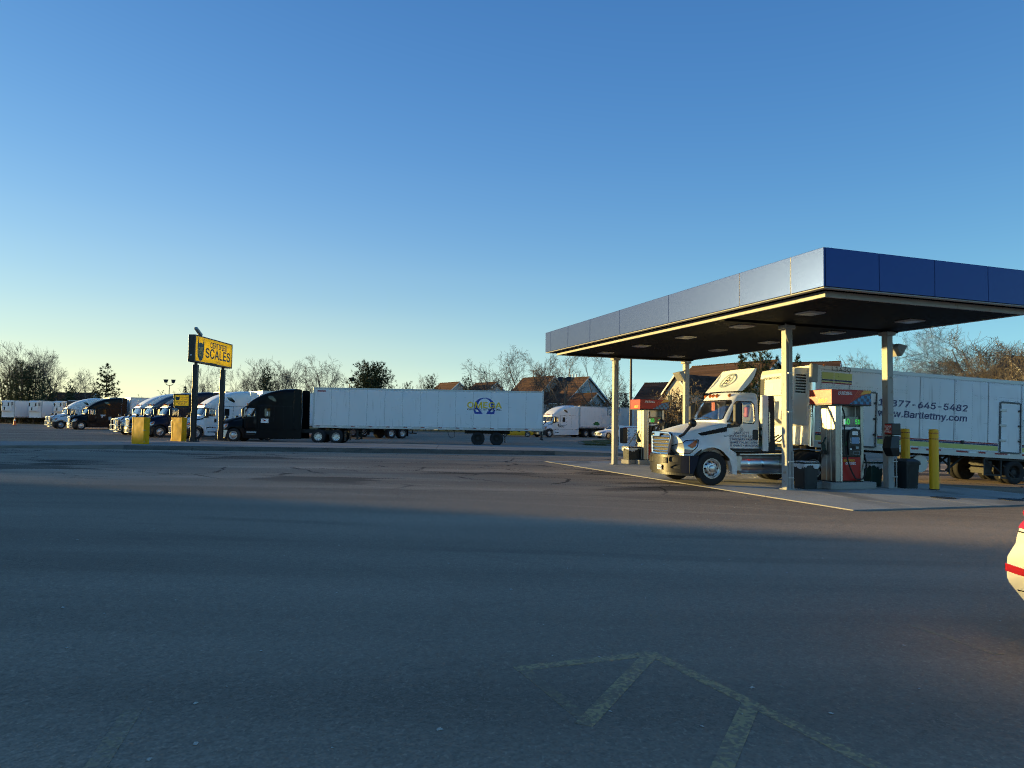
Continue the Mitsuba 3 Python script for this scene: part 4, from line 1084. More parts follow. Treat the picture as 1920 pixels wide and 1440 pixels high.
# parked refrigerated trailers at the far left, without trucks
for i, (px, d) in enumerate(((-1.5, 122), (50, 121), (97, 120), (121, 114))):
    x = (px - 960) / 1331 * d
    ph = math.radians(258 - 2 * i)
    reef.place('semi_trailer', ['parked white refrigerated trailer cut by the left edge of the photo', 'parked refrigerated trailer with a dark hatch in its unit, second from the left edge',
                                'parked white refrigerated trailer third from the left edge', 'parked refrigerated trailer with a dark cooling unit, fourth from the left edge'][i], 'trailer', MAT(x + 1.0, d + 1.0, 0, ph),
               swap={**TS, **({'unit': 'black_plastic'} if i == 3 else {})}, group='parked refrigerated trailers')

# ---------------------------------------------------------------- fuel dispensers
def digits(s, h, at, right, up=(0, 0, 1)):
    return text(s, h, at, right, up, bold=True, stretch=0.8, depth=0.003)

def make_pump():
    K = Kit()
    K.add('island', box(0, 1.67, 0, 0.78, 0.0, 0.20, 0.02), 'concrete')
    K.add('island_edge', box(-0.35, 0.0, 0.33, 1.05, 0.0, 0.19, 0.02), 'concrete')
    x0, x1, y0, y1, zb, zt = 0.25, 1.27, 0.07, 0.66, 0.20, 2.45
    xm = 0.42
    # the left cheek: three brushed steel sheets
    for k, (a, b) in enumerate(((y0, 0.235), (0.243, 0.42), (0.428, y1))):
        K.add('side_sheet', box(x0 - (0.012 if k == 1 else 0), xm, a, b, zb + 0.02, zt, 0.012), 'steel')
    K.add('corner_post', box(xm + 0.004, xm + 0.06, y0 - 0.012, y0 + 0.05, zb + 0.02, zt, 0.01), 'aluminium')
    for a, b in ((y0, 0.24), (0.25, 0.42), (0.43, y1)):
        K.add('side_sheet', box(x1 - 0.11, x1, a, b, zb + 0.02, zt, 0.012), 'steel')
    K.add('plinth', box(x0 + 0.02, x1 - 0.02, y0 + 0.02, y1 - 0.02, zb, zb + 0.022), 'black_plastic')
    for yf, sgn in ((y0, 1), (y1, -1)):
        def slab(a, b, d0, d1, z0, z1, r=0.006):
            return box(a, b, *sorted((yf + sgn * d0, yf + sgn * d1)), z0, z1, r)
        K.add('lower_panel', slab(xm + 0.065, x1 - 0.115, 0.005, 0.05, zb + 0.05, 0.92), 'red_paint')
        K.add('terminal_panel', slab(xm + 0.065, x1 - 0.115, 0.01, 0.06, 0.935, 1.70), 'black_plastic')
        K.add('display_strip', slab(xm + 0.065, x1 - 0.115, 0.02, 0.06, 1.715, 1.80), 'white_paint')
        d = K.add('display', slab(xm + 0.065, x1 - 0.36, 0.02, 0.06, 1.815, 2.10), 'dark_glass')
        d2 = K.add('display', slab(x1 - 0.33, x1 - 0.115, 0.05, 0.08, 1.815, 2.10), 'dark_glass')
        r = (1, 0, 0) if sgn > 0 else (-1, 0, 0)
        xs = (xm + 0.13) if sgn > 0 else (x1 - 0.48)
        lit = {'emitter': {'type': 'area', 'sampling_weight': 0.01, 'radiance': {'type': 'rgb', 'value': [0.003, 0.036, 0.005]}}}
        for nm, s, h, at in (('digits', '40', 0.16, (xs, yf + sgn * 0.019, 1.87)), ('digits', '51', 0.13, ((x1 - 0.27) if sgn > 0 else x1 - 0.14, yf + sgn * 0.049, 1.88))):
            K.add(nm, {**mikit.ply(digits(s, h, at, r)), **lit}, 'led_green', parent=d if nm == 'digits' and s == '40' else d2)
        # card terminal with an arched head
        arch = Polygon([(0.0, 0.0), (0.44, 0.0), (0.46, 0.3), (0.43, 0.62), (0.36, 0.73), (0.22, 0.78), (0.08, 0.73), (0.01, 0.62), (-0.02, 0.3)])
        xa = xm + 0.26 if sgn > 0 else x1 - 0.26
        tk = K.add('card_terminal', on_plane(arch, (xa, yf + sgn * 0.012, 0.98), r, depth=0.06), 'black_plastic')
        def face(poly, dx, dz, mat, nm, dd=0.004):
            K.add(nm, on_plane(poly, np.array([xa, yf + sgn * 0.012 - sgn * 0.06, 0.98 + dz]) + np.array(r) * dx, r, depth=dd), mat, parent=tk)
        face(sbox(0, 0, 0.21, 0.11), 0.12, 0.58, 'white_print', 'notice')
        face(sbox(0, 0, 0.26, 0.19), 0.10, 0.33, 'screen', 'screen')
        for kx in (0.055, 0.375):
            for kz in range(4):
                face(sbox(0, 0, 0.025, 0.022), kx, 0.35 + 0.043 * kz, 'white_print', 'key')
        face(sbox(0, 0, 0.12, 0.10), 0.10, 0.17, 'seam', 'card_slot', 0.01)
        face(sbox(0, 0, 0.10, 0.07), 0.25, 0.18, 'grey_print', 'receipt')
        face(sbox(0, 0, 0.07, 0.05), 0.03, 0.15, 'white_print', 'sticker')
        face(sbox(0, 0, 0.22, 0.10).difference(sbox(0.008, 0.008, 0.212, 0.092)), 0.16, 0.02, 'grey_print', 'outline')
        if sgn > 0:
            K.add('sticker', on_plane(sbox(0, 0, 0.09, 0.12), (xm + 0.13, yf + 0.009, 1.25), r), 'green_print')
            K.add('hose_number', text('5', 0.13, (x1 - 0.24, yf + 0.009, 1.40), r, bold=True), 'white_print')
            K.add('sticker', on_plane(Polygon([(0, -0.04), (0.07, 0), (0, 0.04), (-0.07, 0)]), (x1 - 0.185, yf + 0.009, 1.61), r), 'lime_print')
            K.add('sticker', [on_plane(sbox(0, 0, 0.06, 0.05), (x1 - 0.245, yf + 0.009, 1.30), r), on_plane(sbox(0, 0, 0.03, 0.05), (x1 - 0.165, yf + 0.009, 1.30), r)], 'lime_print')
            K.add('grade_strip', on_plane(sbox(0, 0, 0.07, 0.42), (x1 - 0.225, yf + 0.009, 0.96), r), 'bin_green')
            K.add('brand_text', text('SUNOCO', 0.055, (xm + 0.10, yf + 0.004, 0.80), r, bold=True, slant=0.2, stretch=1.2), 'yellow_print')
            K.add('brand_text', text('DIESEL', 0.07, (xm + 0.17, yf + 0.004, 0.71), r, bold=True, slant=0.2, stretch=1.15), 'white_print')
        # hose and nozzle
        hx = xm + 0.09 if sgn > 0 else x1 - 0.09
        q = x1 + 0.02 if sgn > 0 else x0 - 0.03
        yy = yf - sgn * 0.05
        def hose(pts):
            t = np.linspace(0, 1, len(pts))
            p = PchipInterpolator(t, np.array(pts))(np.linspace(0, 1, 44))
            return tube(p, 0.021, 8)
        m = (hx + q) / 2
        hk = K.add('hose', hose([(hx, yf + sgn * 0.12, 2.42), (hx + sgn * 0.01, yy, 2.1), (hx + sgn * 0.01, yy, 1.5), (hx + sgn * 0.09, yy - sgn * 0.03, 0.85), (m, yy - sgn * 0.06, 0.29), (m + sgn * 0.22, yy - sgn * 0.05, 0.30), (q + sgn * 0.01, yy, 0.75), (q + sgn * 0.03, yy + sgn * 0.12, 0.98)]), 'rubber', smooth=40)
        K.add('fitting', cyl((hx, yy, 1.86), (hx, yy, 2.02), 0.032), 'chrome', parent=hk)
        nz = K.add('nozzle', tm([move(box(-0.05, 0.05, -0.05, 0.05, -0.19, 0.17, 0.03), q + sgn * 0.05, yf + sgn * 0.20, 1.18, ry=0.2 * sgn), tube([(q + sgn * 0.05, yf + sgn * 0.20, 1.33), (q, yf + sgn * 0.2, 1.46), (q - sgn * 0.09, yf + sgn * 0.2, 1.48)], 0.028, 8)]), 'bin_green', smooth=30)
        K.add('nozzle_boot', box(*sorted((q - sgn * 0.03, q + sgn * 0.12)), yf + sgn * 0.2 - 0.07, yf + sgn * 0.2 + 0.07, 0.98, 1.10, 0.02), 'black_plastic', parent=nz)
    K.add('back_plate', box(xm + 0.3, x1 - 0.115, 0.34, 0.38, 2.02, zt - 0.02), 'steel')
    K.add('pipe', cyl((xm + 0.10, 0.36, 1.7), (xm + 0.10, 0.36, zt), 0.03), 'black_plastic')
    K.add('inner_core', box(xm + 0.065, x1 - 0.115, 0.14, 0.58, zb + 0.03, 2.08), 'seam')
    # the printed canopy of the dispenser
    va = box(-0.03, 1.40, -0.09, 0.80, 2.44, 2.86, 0.008)
    v = K.add('valance', va, 'red_paint')
    for yf, sgn in ((-0.09, 1), (0.80, -1)):
        r = (1, 0, 0) if sgn > 0 else (-1, 0, 0)
        o = (-0.03, yf, 2.44) if sgn > 0 else (1.40, yf, 2.44)
        gold = Polygon([(0.66, 0.01), (0.86, 0.18), (1.08, 0.30), (1.42, 0.40), (1.42, 0.30), (1.18, 0.25), (0.95, 0.16), (0.76, 0.01)])
        K.add('printed_swoosh', on_plane(Polygon([(1.02, 0.28), (1.16, 0.415), (1.425, 0.415), (1.425, 0.34)]), o, r, depth=0.002), 'gold_decal', parent=v)
        field = Polygon([(0.62, 0.006), (0.82, 0.12), (1.08, 0.26), (1.425, 0.335), (1.425, 0.006)])
        K.add('printed_field', on_plane(field, o, r, depth=0.003), 'blue_decal', parent=v)
        checks = [sbox(0.60 + 0.105 * i + 0.02 * j, 0.085 * j + 0.006, 0.705 + 0.105 * i + 0.02 * j, 0.085 * j + 0.091).intersection(field) for i in range(9) for j in range(4) if (i + j) % 2]
        K.add('printed_checks', on_plane(unary_union([c for c in checks if not c.is_empty and c.area > 1e-5]).buffer(-0.0005), o, r, depth=0.005), 'dark_decal', parent=v)
        for k in range(5):
            a = 0.70 + 0.07 * k
            K.add('printed_ray', on_plane(Polygon([(a, 0.10 + 0.02 * k), (a + 0.008, 0.10 + 0.02 * k), (a + 0.27, 0.41), (a + 0.25, 0.41)]), o, r, depth=0.002), 'orange_cone', parent=v)
        K.add('lettering', text('DIESEL', 0.085, np.array(o) + np.array(r) * 0.22 + [0, 0, 0.275], r, bold=True, slant=0.22, stretch=1.25), 'white_print', parent=v)
    K.add('lettering', text('SELF', 0.10, (-0.03, 0.45, 2.49), (0, -1, 0), bold=True, slant=0.22, stretch=1.1), 'yellow_print', parent=v)
    K.add('rim', box(-0.036, 1.406, -0.096, 0.806, 2.405, 2.437, 0.006), 'black_plastic', parent=v)
    return K

pump = make_pump()
pump.place('fuel_dispenser', 'red and steel diesel dispenser with a lit green display, between the two near columns', 'fuel pump', MAT(9.10, 20.27, 0.022, PSI))
pump.place('fuel_dispenser', 'red and steel diesel dispenser at the far end of the canopy, beyond the truck nose', 'fuel pump', MAT(5.62, 31.15, 0.022, PSI))

# ---- bins
def make_bin(h, w, mat, lid=False, liner=True, seed=0):
    K = Kit()
    a, b = w / 2 * 0.86, w / 2
    def ringq(hw, z, n=6):
        q = sbox(-hw, -hw, hw, hw).buffer(0.03, quad_segs=3)
        return np.column_stack([np.array(q.exterior.coords)[:-1], np.full(len(q.exterior.coords) - 1, z)])
    K.add('body', skin([ringq(a - 0.03, 0), ringq(b - 0.03, h), ringq(b + 0.0, h), ringq(b + 0.0, h + 0.05), ringq(b - 0.06, h + 0.05), ringq(a - 0.07, 0.03)]), mat, smooth=25)
    for s in (0, 1, 2, 3):
        K.add('panel', move(trimesh.convex.convex_hull(np.array([[x, y, z] for z, hw, yy in ((0.08, a * 0.72, a + 0.004), (h - 0.10, b * 0.74, b - 0.004)) for x in (-hw, hw) for y in (yy - 0.012, yy + 0.004)])), rz=s * math.pi / 2), mat)
    if lid:
        K.add('lid', skin([ringq(b - 0.01, h + 0.055), ringq(b - 0.01, h + 0.10), ringq(b - 0.10, h + 0.17), ringq(b - 0.12, h + 0.17)]), mat, smooth=25)
    if liner:
        rng = np.random.default_rng(seed)
        n = 64
        t = np.arange(n) * 2 * np.pi / n
        def rr(hw, z, amp, dz=0.0):
            c, s = np.cos(t), np.sin(t)
            m = np.maximum(np.abs(c), np.abs(s)) ** 0.85
            k = hw / m + amp * np.sin(t * 9 + rng.random() * 6) * rng.uniform(0.4, 1, n) * 0.5
            return np.column_stack([k * c, k * s, z + dz * np.sin(t * 3 + seed) + 0.4 * amp * rng.standard_normal(n)])
        rows = [rr(b - 0.09, h - 0.02, 0.005), rr(b - 0.06, h + 0.03, 0.01), rr(b + 0.01, h + 0.062, 0.016), rr(b + 0.03, h - 0.02, 0.03), rr(b + 0.025, h - 0.10, 0.05, 0.05)]
        K.add('liner', skin(rows, caps=False), 'liner', smooth=50)
    return K
make_bin(0.72, 0.50, 'bin_plastic', seed=1).place('waste_bin', 'dark blue waste bin with a clear liner, right beside the left near column', 'waste bin', MAT(8.52, 20.60, 0.022, PSI))
make_bin(0.70, 0.46, 'bin_green', seed=2).place('waste_bin', 'dark green waste bin with a clear liner, behind the near pump island', 'waste bin', MAT(11.00, 21.75, 0.022, PSI))
make_bin(0.70, 0.50, 'bin_plastic', lid=True, liner=False).place('waste_bin', 'dark blue lidded waste bin between the right near column and the bollards', 'waste bin', MAT(11.86, 21.38, 0.022, PSI))
make_bin(0.72, 0.58, 'bin_plastic', seed=4).place('waste_bin', 'dark waste bin lit by the low sun, by the far left column', 'waste bin', MAT(5.36, 31.75, 0.022, PSI))

# squeegee bucket and red notice on the right near column
K = Kit()
K.add('notice_box', box(-0.17, 0.17, -0.22, 0.06, 1.60, 1.94, 0.015), 'black_plastic')
nb = K.add('notice_face', box(-0.182, -0.168, -0.20, 0.04, 1.62, 1.92, 0.004), 'red_paint')
for k, s in enumerate(('PLEASE', 'PAY', 'INSIDE')):
    K.add('lettering', text(s, 0.05, (-0.183, -0.08, 1.82 - 0.075 * k), (0, -1, 0), bold=True, center=True), 'white_print', parent=nb)
K.add('bucket', trimesh.convex.convex_hull(np.array([[x, y, z] for x, y0, y1, z in ((-0.16, -0.2, 0.06, 1.55), (0.12, -0.2, 0.06, 1.57), (-0.30, -0.28, 0.02, 1.22), (0.02, -0.28, 0.08, 1.22), (-0.16, -0.24, 0.02, 0.98), (0.12, -0.2, 0.06, 0.98)) for y in (y0, y1)])), 'black_plastic')
K.add('squeegee', tube([(-0.05, -0.1, 1.5), (-0.16, -0.16, 1.72)], 0.014, 6), 'black_plastic')
c = np.array(COLS[1]) - 0.05 * AU - 0.02 * AV
K.place('column_station', 'black washer bucket with a red notice on the right near column', 'washer station', MAT(c[0], c[1], 0, PSI))
K = Kit()
K.add('bucket', box(-0.12, 0.14, -0.14, 0.14, 0.95, 1.62, 0.03), 'black_plastic')
K.add('squeegee', tube([(0.18, -0.15, 0.9), (0.55, -0.2, 1.45)], 0.022, 6), 'cardboard')
c = np.array(COLS[2]) + 0.36 * AU
K.place('column_station', 'black washer bucket with a long squeegee on the far left column', 'washer station', MAT(c[0], c[1], 0, PSI))

# ---- yellow bollards
def bollard(x, y, h, r, label):
    K = Kit()
    K.add('sleeve', lathe([(r, 0.0), (r, h - 0.05), (r * 0.97, h - 0.02), (r * 0.85, h - 0.004), (0.001, h)], 28, 'z'), 'bollard_paint', smooth=40)
    for z in (h - 0.13, h - 0.30):
        K.add('band', lathe([(r, z), (r + 0.003, z), (r + 0.003, z + 0.022), (r, z + 0.022), (r, z)], 28, 'z'), 'red_tape', smooth=40)
    K.add('foot', lathe([(r, 0.0), (r + 0.006, 0.0), (r + 0.006, 0.03), (r, 0.03), (r, 0.0)], 28, 'z'), 'black_plastic')
    K.place('bollard', label, 'bollard', MAT(x, y, 0.022), group='yellow bollards by the pump')
bollard(12.40, 20.88, 1.77, 0.128, 'round yellow bollard standing free at the right end of the pump island')
bollard(12.16, 21.95, 1.77, 0.125, 'round yellow bollard half hidden by the lidded waste bin')

# ---- yellow barrier blocks at the scale
def barrier(x, y, z, w, h, rz, label, key):
    n = 10
    prof = Polygon([(-0.10, 0.0), (-0.10, 0.28)] + [] + [(w, 0.28), (w, 0.0)]).union(Polygon(ell(0.14, 0.14, 0, 2 * math.pi, 24)[:-1]).buffer(0)).union(sbox(-0.14, 0.0, 0.0, 0.28))
    prof = sbox(0, 0, w, 0.26).buffer(0.05, quad_segs=4).union(Polygon([(0.0 + 0.19 * math.cos(a), 0.13 + 0.19 * math.sin(a)) for a in np.linspace(0, 6.283, 24)[:-1]]))
    m = ext(prof, 'z', 0, h)
    m = trimesh.Trimesh(m.vertices, m.faces, process=True).subdivide_to_size(0.16)
    v = np.array(m.vertices)
    edge = meshkit.fbm(v * 3.0 + 7, 3)[:, None]
    v[:, :2] += (edge - 0.5) * 0.03
    v[:, 2] += (meshkit.fbm(v * 2.0, 3) - 0.5) * 0.05 * (v[:, 2] > h - 0.02)
    single('barrier_block', trimesh.Trimesh(v, m.faces, process=False), 'barrier_paint', label, 'barrier', smooth=50, M=MAT(x, y, z, rz))
barrier(-21.15, 39.85, -0.02, 0.96, 1.74, -0.5, 'chipped yellow barrier block standing at the left end of the scale kerb', 1)
barrier(-21.55, 45.3, 0.23, 0.92, 1.50, -0.5, 'chipped yellow barrier block behind the kerb, next to the sign post', 2)

# ---- the big yellow scale sign on two posts
K = Kit()
SX, SY0, SY1, SZ0, SZ1 = -19.70, 43.85, 49.75, 5.20, 6.90
for nm, q in (('end_panel', (SY0, SY0 + 0.05, SZ0, SZ1)), ('end_panel', (SY1 - 0.05, SY1, SZ0, SZ1)), ('top_panel', (SY0 + 0.051, SY1 - 0.051, SZ1 - 0.04, SZ1)), ('bottom_panel', (SY0 + 0.051, SY1 - 0.051, SZ0, SZ0 + 0.04))):
    K.add(nm, box(SX - 0.40, SX - 0.031, *q, 0.005), 'black_plastic')
K.add('back_face', tm((np.array([[SX - 0.39, y, z] for y, z in ((SY0 + 0.05, SZ0 + 0.04), (SY1 - 0.05, SZ0 + 0.04), (SY1 - 0.05, SZ1 - 0.04), (SY0 + 0.05, SZ1 - 0.04))]), np.array([[0, 3, 2, 1]]))), 'sign_face')
for y0, y1, z0, z1 in ((SY0, SY0 + 0.10, SZ0, SZ1), (SY1 - 0.10, SY1, SZ0, SZ1), (SY0 + 0.102, SY1 - 0.102, SZ1 - 0.07, SZ1), (SY0 + 0.102, SY1 - 0.102, SZ0, SZ0 + 0.09)):
    K.add('frame', box(SX - 0.03, SX + 0.012, y0, y1, z0, z1, 0.006), 'pole_metal')
f = K.add('face', tm((np.array([[SX - 0.004, y, z] for y, z in ((SY0 + 0.10, SZ0 + 0.09), (SY1 - 0.10, SZ0 + 0.09), (SY1 - 0.10, SZ1 - 0.07), (SY0 + 0.10, SZ1 - 0.07))]), np.array([[0, 1, 2, 3]]))), 'sign_face')
rr_, at_ = (0, 1, 0), lambda y, z: (SX - 0.003, SY0 + y, SZ0 + z)
face_cat = Polygon([(-0.42, 1.42), (-0.30, 1.02), (-0.12, 1.10), (0.12, 1.10), (0.30, 1.02), (0.42, 1.42), (0.44, 0.55), (0.36, 0.22), (0.16, 0.02), (0, -0.02), (-0.16, 0.02), (-0.36, 0.22), (-0.44, 0.55)]).buffer(0.02)
K.add('emblem', on_plane(face_cat, at_(0.85, 0.16), rr_, depth=0.004), 'sign_ink', parent=f)
K.add('emblem_text', text('CAT', 0.27, (SX + 0.0015, SY0 + 0.85, SZ0 + 0.72), rr_, bold=True, center=True, stretch=0.95), 'sign_yellow', parent=f)
K.add('emblem_mark', on_plane(unary_union([Polygon([(-0.09, 0.62 - 0.09), (0.09, 0.53), (0.0, 0.44)])] + [LineString([(s * 0.16, 0.5 - 0.05 * k), (s * 0.44, 0.53 - 0.09 * k)]).buffer(0.012) for s in (1, -1) for k in (0, 1)]), (SX + 0.0015, SY0 + 0.85, SZ0 + 0.14), rr_), 'sign_yellow', parent=f)
K.add('emblem_text', text('SCALE', 0.13, (SX + 0.0015, SY0 + 0.85, SZ0 + 0.42), rr_, bold=True, center=True, stretch=0.8), 'sign_yellow', parent=f)
K.add('lettering', text('CERTIFIED', 0.36, at_(3.60, 1.10), rr_, bold=True, center=True, stretch=1.02), 'sign_ink', parent=f)
K.add('lettering', text('SCALES', 0.60, at_(3.55, 0.42), rr_, bold=True, center=True, stretch=1.28), 'sign_ink', parent=f)
K.add('lettering', text('ENTER', 0.14, at_(3.55, 0.17), rr_, center=True, stretch=1.2), 'sign_ink', parent=f)
K.add('plate', box(SX - 0.02, SX + 0.03, SY0 + 2.2, SY0 + 3.3, SZ0 - 0.02, SZ0 + 0.12, 0.01), 'red_twig')
K.add('end_cap_bolt', cyl((SX - 0.22, SY0 - 0.02, SZ0 + 0.42), (SX - 0.22, SY0 + 0.01, SZ0 + 0.42), 0.045), 'white_print')
for y in (44.55, 48.75):
    p = K.add('post', box(SX - 0.34, SX - 0.06, y - 0.14, y + 0.14, 0.24, SZ0 - 0.14, 0.015), 'black_plastic')
    K.add('neck', box(SX - 0.27, SX - 0.13, y - 0.08, y + 0.08, SZ0 - 0.138, SZ0), 'black_plastic', parent=p)
    K.add('base_plate', box(SX - 0.5, SX + 0.1, y - 0.3, y + 0.3, 0.235, 0.29, 0.01), 'black_plastic', parent=p)
    for gx in (-1, 1):
        K.add('gusset', trimesh.convex.convex_hull(np.array([[SX - 0.2 + gx * a, y + b, z] for a, z in ((0.14, 0.29), (0.28, 0.29), (0.14, 0.55)) for b in (-0.012, 0.012)])), 'black_plastic', parent=p)
        for gy in (-1, 1):
            K.add('anchor_bolt', cyl((SX - 0.2 + gx * 0.24, y + gy * 0.24, 0.22), (SX - 0.2 + gx * 0.24, y + gy * 0.24, 0.38), 0.03, n=8), 'chassis', parent=p)
K.place('scale_sign', 'large yellow sign on two black posts reading certified scales', 'sign')
K = Kit()
K.add('camera_body', move(box(-0.11, 0.11, -0.45, 0.45, -0.08, 0.08, 0.03), SX - 0.2, SY0 + 0.85, SZ1 + 0.28, rx=-0.42), 'grey_print')
K.add('mount', cyl((SX - 0.2, SY0 + 0.95, SZ1 - 0.01), (SX - 0.2, SY0 + 0.9, SZ1 + 0.2), 0.04), 'chassis')
K.place('rooftop_camera', 'small grey camera on top of the large yellow sign', 'camera')
K = Kit()
K.add('frame', box(-20.46, -19.93, 44.30, 44.38, 2.28, 3.16, 0.01).apply_translation([0, 0, 0]), 'black_plastic')
K = Kit()
sx0, sx1, sy, sz0, sz1 = -21.02, -20.12, 44.25, 2.46, 3.14
for nm, yy_, q in (('panel', sy, [[0, 1, 2, 3]]), ('back_panel', sy + 0.05, [[0, 3, 2, 1]])):
    K.add(nm, tm((np.array([[a, yy_, b] for a, b in ((sx0, sz0), (sx1, sz0), (sx1, sz1), (sx0, sz1))]), np.array(q))), 'sign_face')
for a, b, c, d in ((sx0 - 0.05, sx0 - 0.002, sz0 - 0.05, sz1 + 0.05), (sx1 + 0.002, sx1 + 0.06, sz0 - 0.05, sz1 + 0.05), (sx0, sx1, sz1 + 0.002, sz1 + 0.05), (sx0, sx1, sz0 - 0.12, sz0 - 0.002)):
    K.add('frame', box(a, b, sy - 0.02, sy + 0.07, c, d, 0.006), 'black_plastic')
K.add('emblem', on_plane(Polygon([(-0.12, 0.25), (-0.07, 0.17), (0.07, 0.17), (0.12, 0.25), (0.13, 0.05), (0.07, -0.04), (-0.07, -0.04), (-0.13, 0.05)]), (sx0 + 0.2, sy - 0.001, sz0 + 0.38), (1, 0, 0)), 'sign_ink')
K.add('lettering', text('GUARANTEED', 0.055, (sx0 + 0.36, sy - 0.001, sz0 + 0.50), (1, 0, 0), stretch=1.05), 'red_twig')
K.add('lettering', text('ACCURATE', 0.055, (sx0 + 0.42, sy - 0.001, sz0 + 0.38), (1, 0, 0), stretch=1.05), 'red_twig')
K.add('lettering', text('CERTIFIED', 0.085, ((sx0 + sx1) / 2, sy - 0.001, sz0 + 0.20), (1, 0, 0), bold=True, center=True, stretch=1.15), 'sign_ink')
K.add('lettering', text('SCALE', 0.085, ((sx0 + sx1) / 2, sy - 0.001, sz0 + 0.08), (1, 0, 0), bold=True, center=True, stretch=1.15), 'sign_ink')
K.add('bracket', box(sx1 + 0.06, -20.0, sy, sy + 0.05, 2.7, 2.9), 'black_plastic')
K.place('small_scale_sign', 'small yellow certified scale sign hung on the left sign post', 'sign')

# ---- cars
def make_car():
    K = Kit()
    bx = [2.38, 2.2, 1.5, 0.6, -0.6, -1.6, -2.1, -2.37]
    bh = [[(0.60, 0.30), (0.70, 0.42), (0.71, 0.52), (0.66, 0.60), (0.50, 0.66), (0, 0.69)], [(0.78, 0.24), (0.86, 0.42), (0.86, 0.55), (0.80, 0.67), (0.62, 0.74), (0, 0.78)],
          [(0.86, 0.20), (0.92, 0.42), (0.92, 0.60), (0.88, 0.76), (0.70, 0.86), (0, 0.91)], [(0.89, 0.18), (0.93, 0.42), (0.93, 0.62), (0.89, 0.82), (0.76, 0.94), (0, 0.99)],
          [(0.89, 0.18), (0.93, 0.42), (0.93, 0.62), (0.90, 0.85), (0.78, 0.95), (0, 0.99)], [(0.89, 0.20), (0.93, 0.44), (0.93, 0.64), (0.90, 0.91), (0.78, 1.05), (0, 1.10)],
          [(0.87, 0.25), (0.91, 0.48), (0.90, 0.70), (0.86, 0.96), (0.72, 1.13), (0, 1.17)], [(0.80, 0.30), (0.86, 0.48), (0.84, 0.70), (0.78, 0.97), (0.66, 1.15), (0, 1.18)]]
    body = half_loft(bx, bh, 44, 24)
    v = np.array(body.vertices)
    kf = np.clip((v[:, 0] - 1.2) / 1.18, 0, 1)
    v[:, 0] -= 0.32 * (np.abs(v[:, 1]) / 0.9) ** 2.2 * kf ** 2
    kr = np.clip((-v[:, 0] - 1.5) / 0.87, 0, 1)
    v[:, 0] += 0.20 * (np.abs(v[:, 1]) / 0.9) ** 2.6 * kr ** 2
    # bumper roll at the back: fullest at 0.55 m, tucked in above and below
    v[:, 0] += kr ** 3 * (0.085 * np.clip((v[:, 2] - 0.68) / 0.14, 0, 1) + 0.10 * np.clip((v[:, 2] - 0.85) / 0.2, 0, 1) ** 2 - 0.05 * np.clip((v[:, 2] - 1.03) / 0.05, 0, 1) + 0.16 * np.clip((0.48 - v[:, 2]) / 0.2, 0, 1))
    body.vertices = v
    body = mf(body)
    arches = mf(cyl((1.42, -2, 0.33), (1.42, 2, 0.33), 0.37, n=32)) + mf(cyl((-1.42, -2, 0.33), (-1.42, 2, 0.33), 0.37, n=32))
    shell = body - (arches - mf(box(-3, 3, -0.68, 0.68, 0, 1.5)))
    K.add('body', shell, 'paint', smooth=30)
    gx = [0.95, 0.45, 0.05, -0.35, -0.8, -1.3, -1.85]
    gt = [0.95, 1.25, 1.41, 1.45, 1.44, 1.35, 1.10]
    gw = [0.72, 0.70, 0.66, 0.65, 0.64, 0.64, 0.66]
    cabin = mf(half_loft(gx, [[(0.80, 0.85), (0.78, 0.93 + 0.0 * t), (w + 0.10 * max(0, 1.45 - t), 0.93 + (t - 0.93) * 0.75 if t > 0.95 else 0.94), (w * 0.88, t - 0.02), (w * 0.5, t), (0, t + 0.01)] for t, w in zip(gt, gw)], 30, 22))
    K.add('cabin', cabin - body, 'paint', smooth=30)
    big = cabin.scale([1.0, 1.012, 1.004])
    glass_side = mf(ext([(0.62, 0.99), (0.02, 1.33), (-0.4, 1.375), (-0.85, 1.36), (-1.30, 1.24), (-1.48, 1.06), (-0.6, 1.02)], 'y', -2, 2))
    pillar = mf(box(-0.42, -0.36, -2, 2, 0.8, 1.6))
    K.add('side_glass', (big ^ (glass_side - pillar)) - cabin, 'dark_glass', smooth=30)
    ws = mf(ext([(-0.60, 1.02), (0.60, 1.02), (0.52, 1.36), (-0.52, 1.36)], 'x', 0.0, 1.2))
    rw = mf(ext([(-0.56, 1.10), (0.56, 1.10), (0.50, 1.34), (-0.50, 1.34)], 'x', -2.2, -1.1))
    big2 = cabin.translate([0, 0, 0.010])
    K.add('windshield', (big2 ^ ws) - cabin, 'dark_glass', smooth=30)
    K.add('rear_window', (big2 ^ rw) - cabin, 'dark_glass', smooth=30)
    puff = body.scale([1.005, 1.010, 1.0])
    for s in (1, -1):
        sl = lambda a: mf(box(-3, 3, *sorted((s * a, s * 2)), 0, 2))
        hl = mf(ext([(2.5, 0.56), (2.5, 0.70), (1.72, 0.80), (1.80, 0.72), (2.1, 0.60)], 'y', -2, 2))
        K.add('headlight', ((puff ^ hl) ^ sl(0.42)) - body, 'lamp_glass', smooth=30)
        tl = mf(ext([(-2.6, 0.94), (-2.6, 1.115), (-2.10, 1.105), (-1.86, 1.05), (-1.95, 0.99), (-2.2, 0.93)], 'y', -2, 2))
        K.add('tail_light', ((puff ^ tl) ^ sl(0.40)) - body, 'red_lens', smooth=30, )
        rf = mf(ext([(-2.6, 0.555), (-2.6, 0.625), (-2.1, 0.625), (-2.14, 0.56)], 'y', -2, 2))
        K.add('reflector', ((puff ^ rf) ^ sl(0.45)) - body, 'red_lens', smooth=30)
        K.add('door_mirror', move(box(-0.09, 0.09, -0.11, 0.11, -0.07, 0.08, 0.03), 0.52, s * 0.98, 1.03), 'paint', smooth=30)
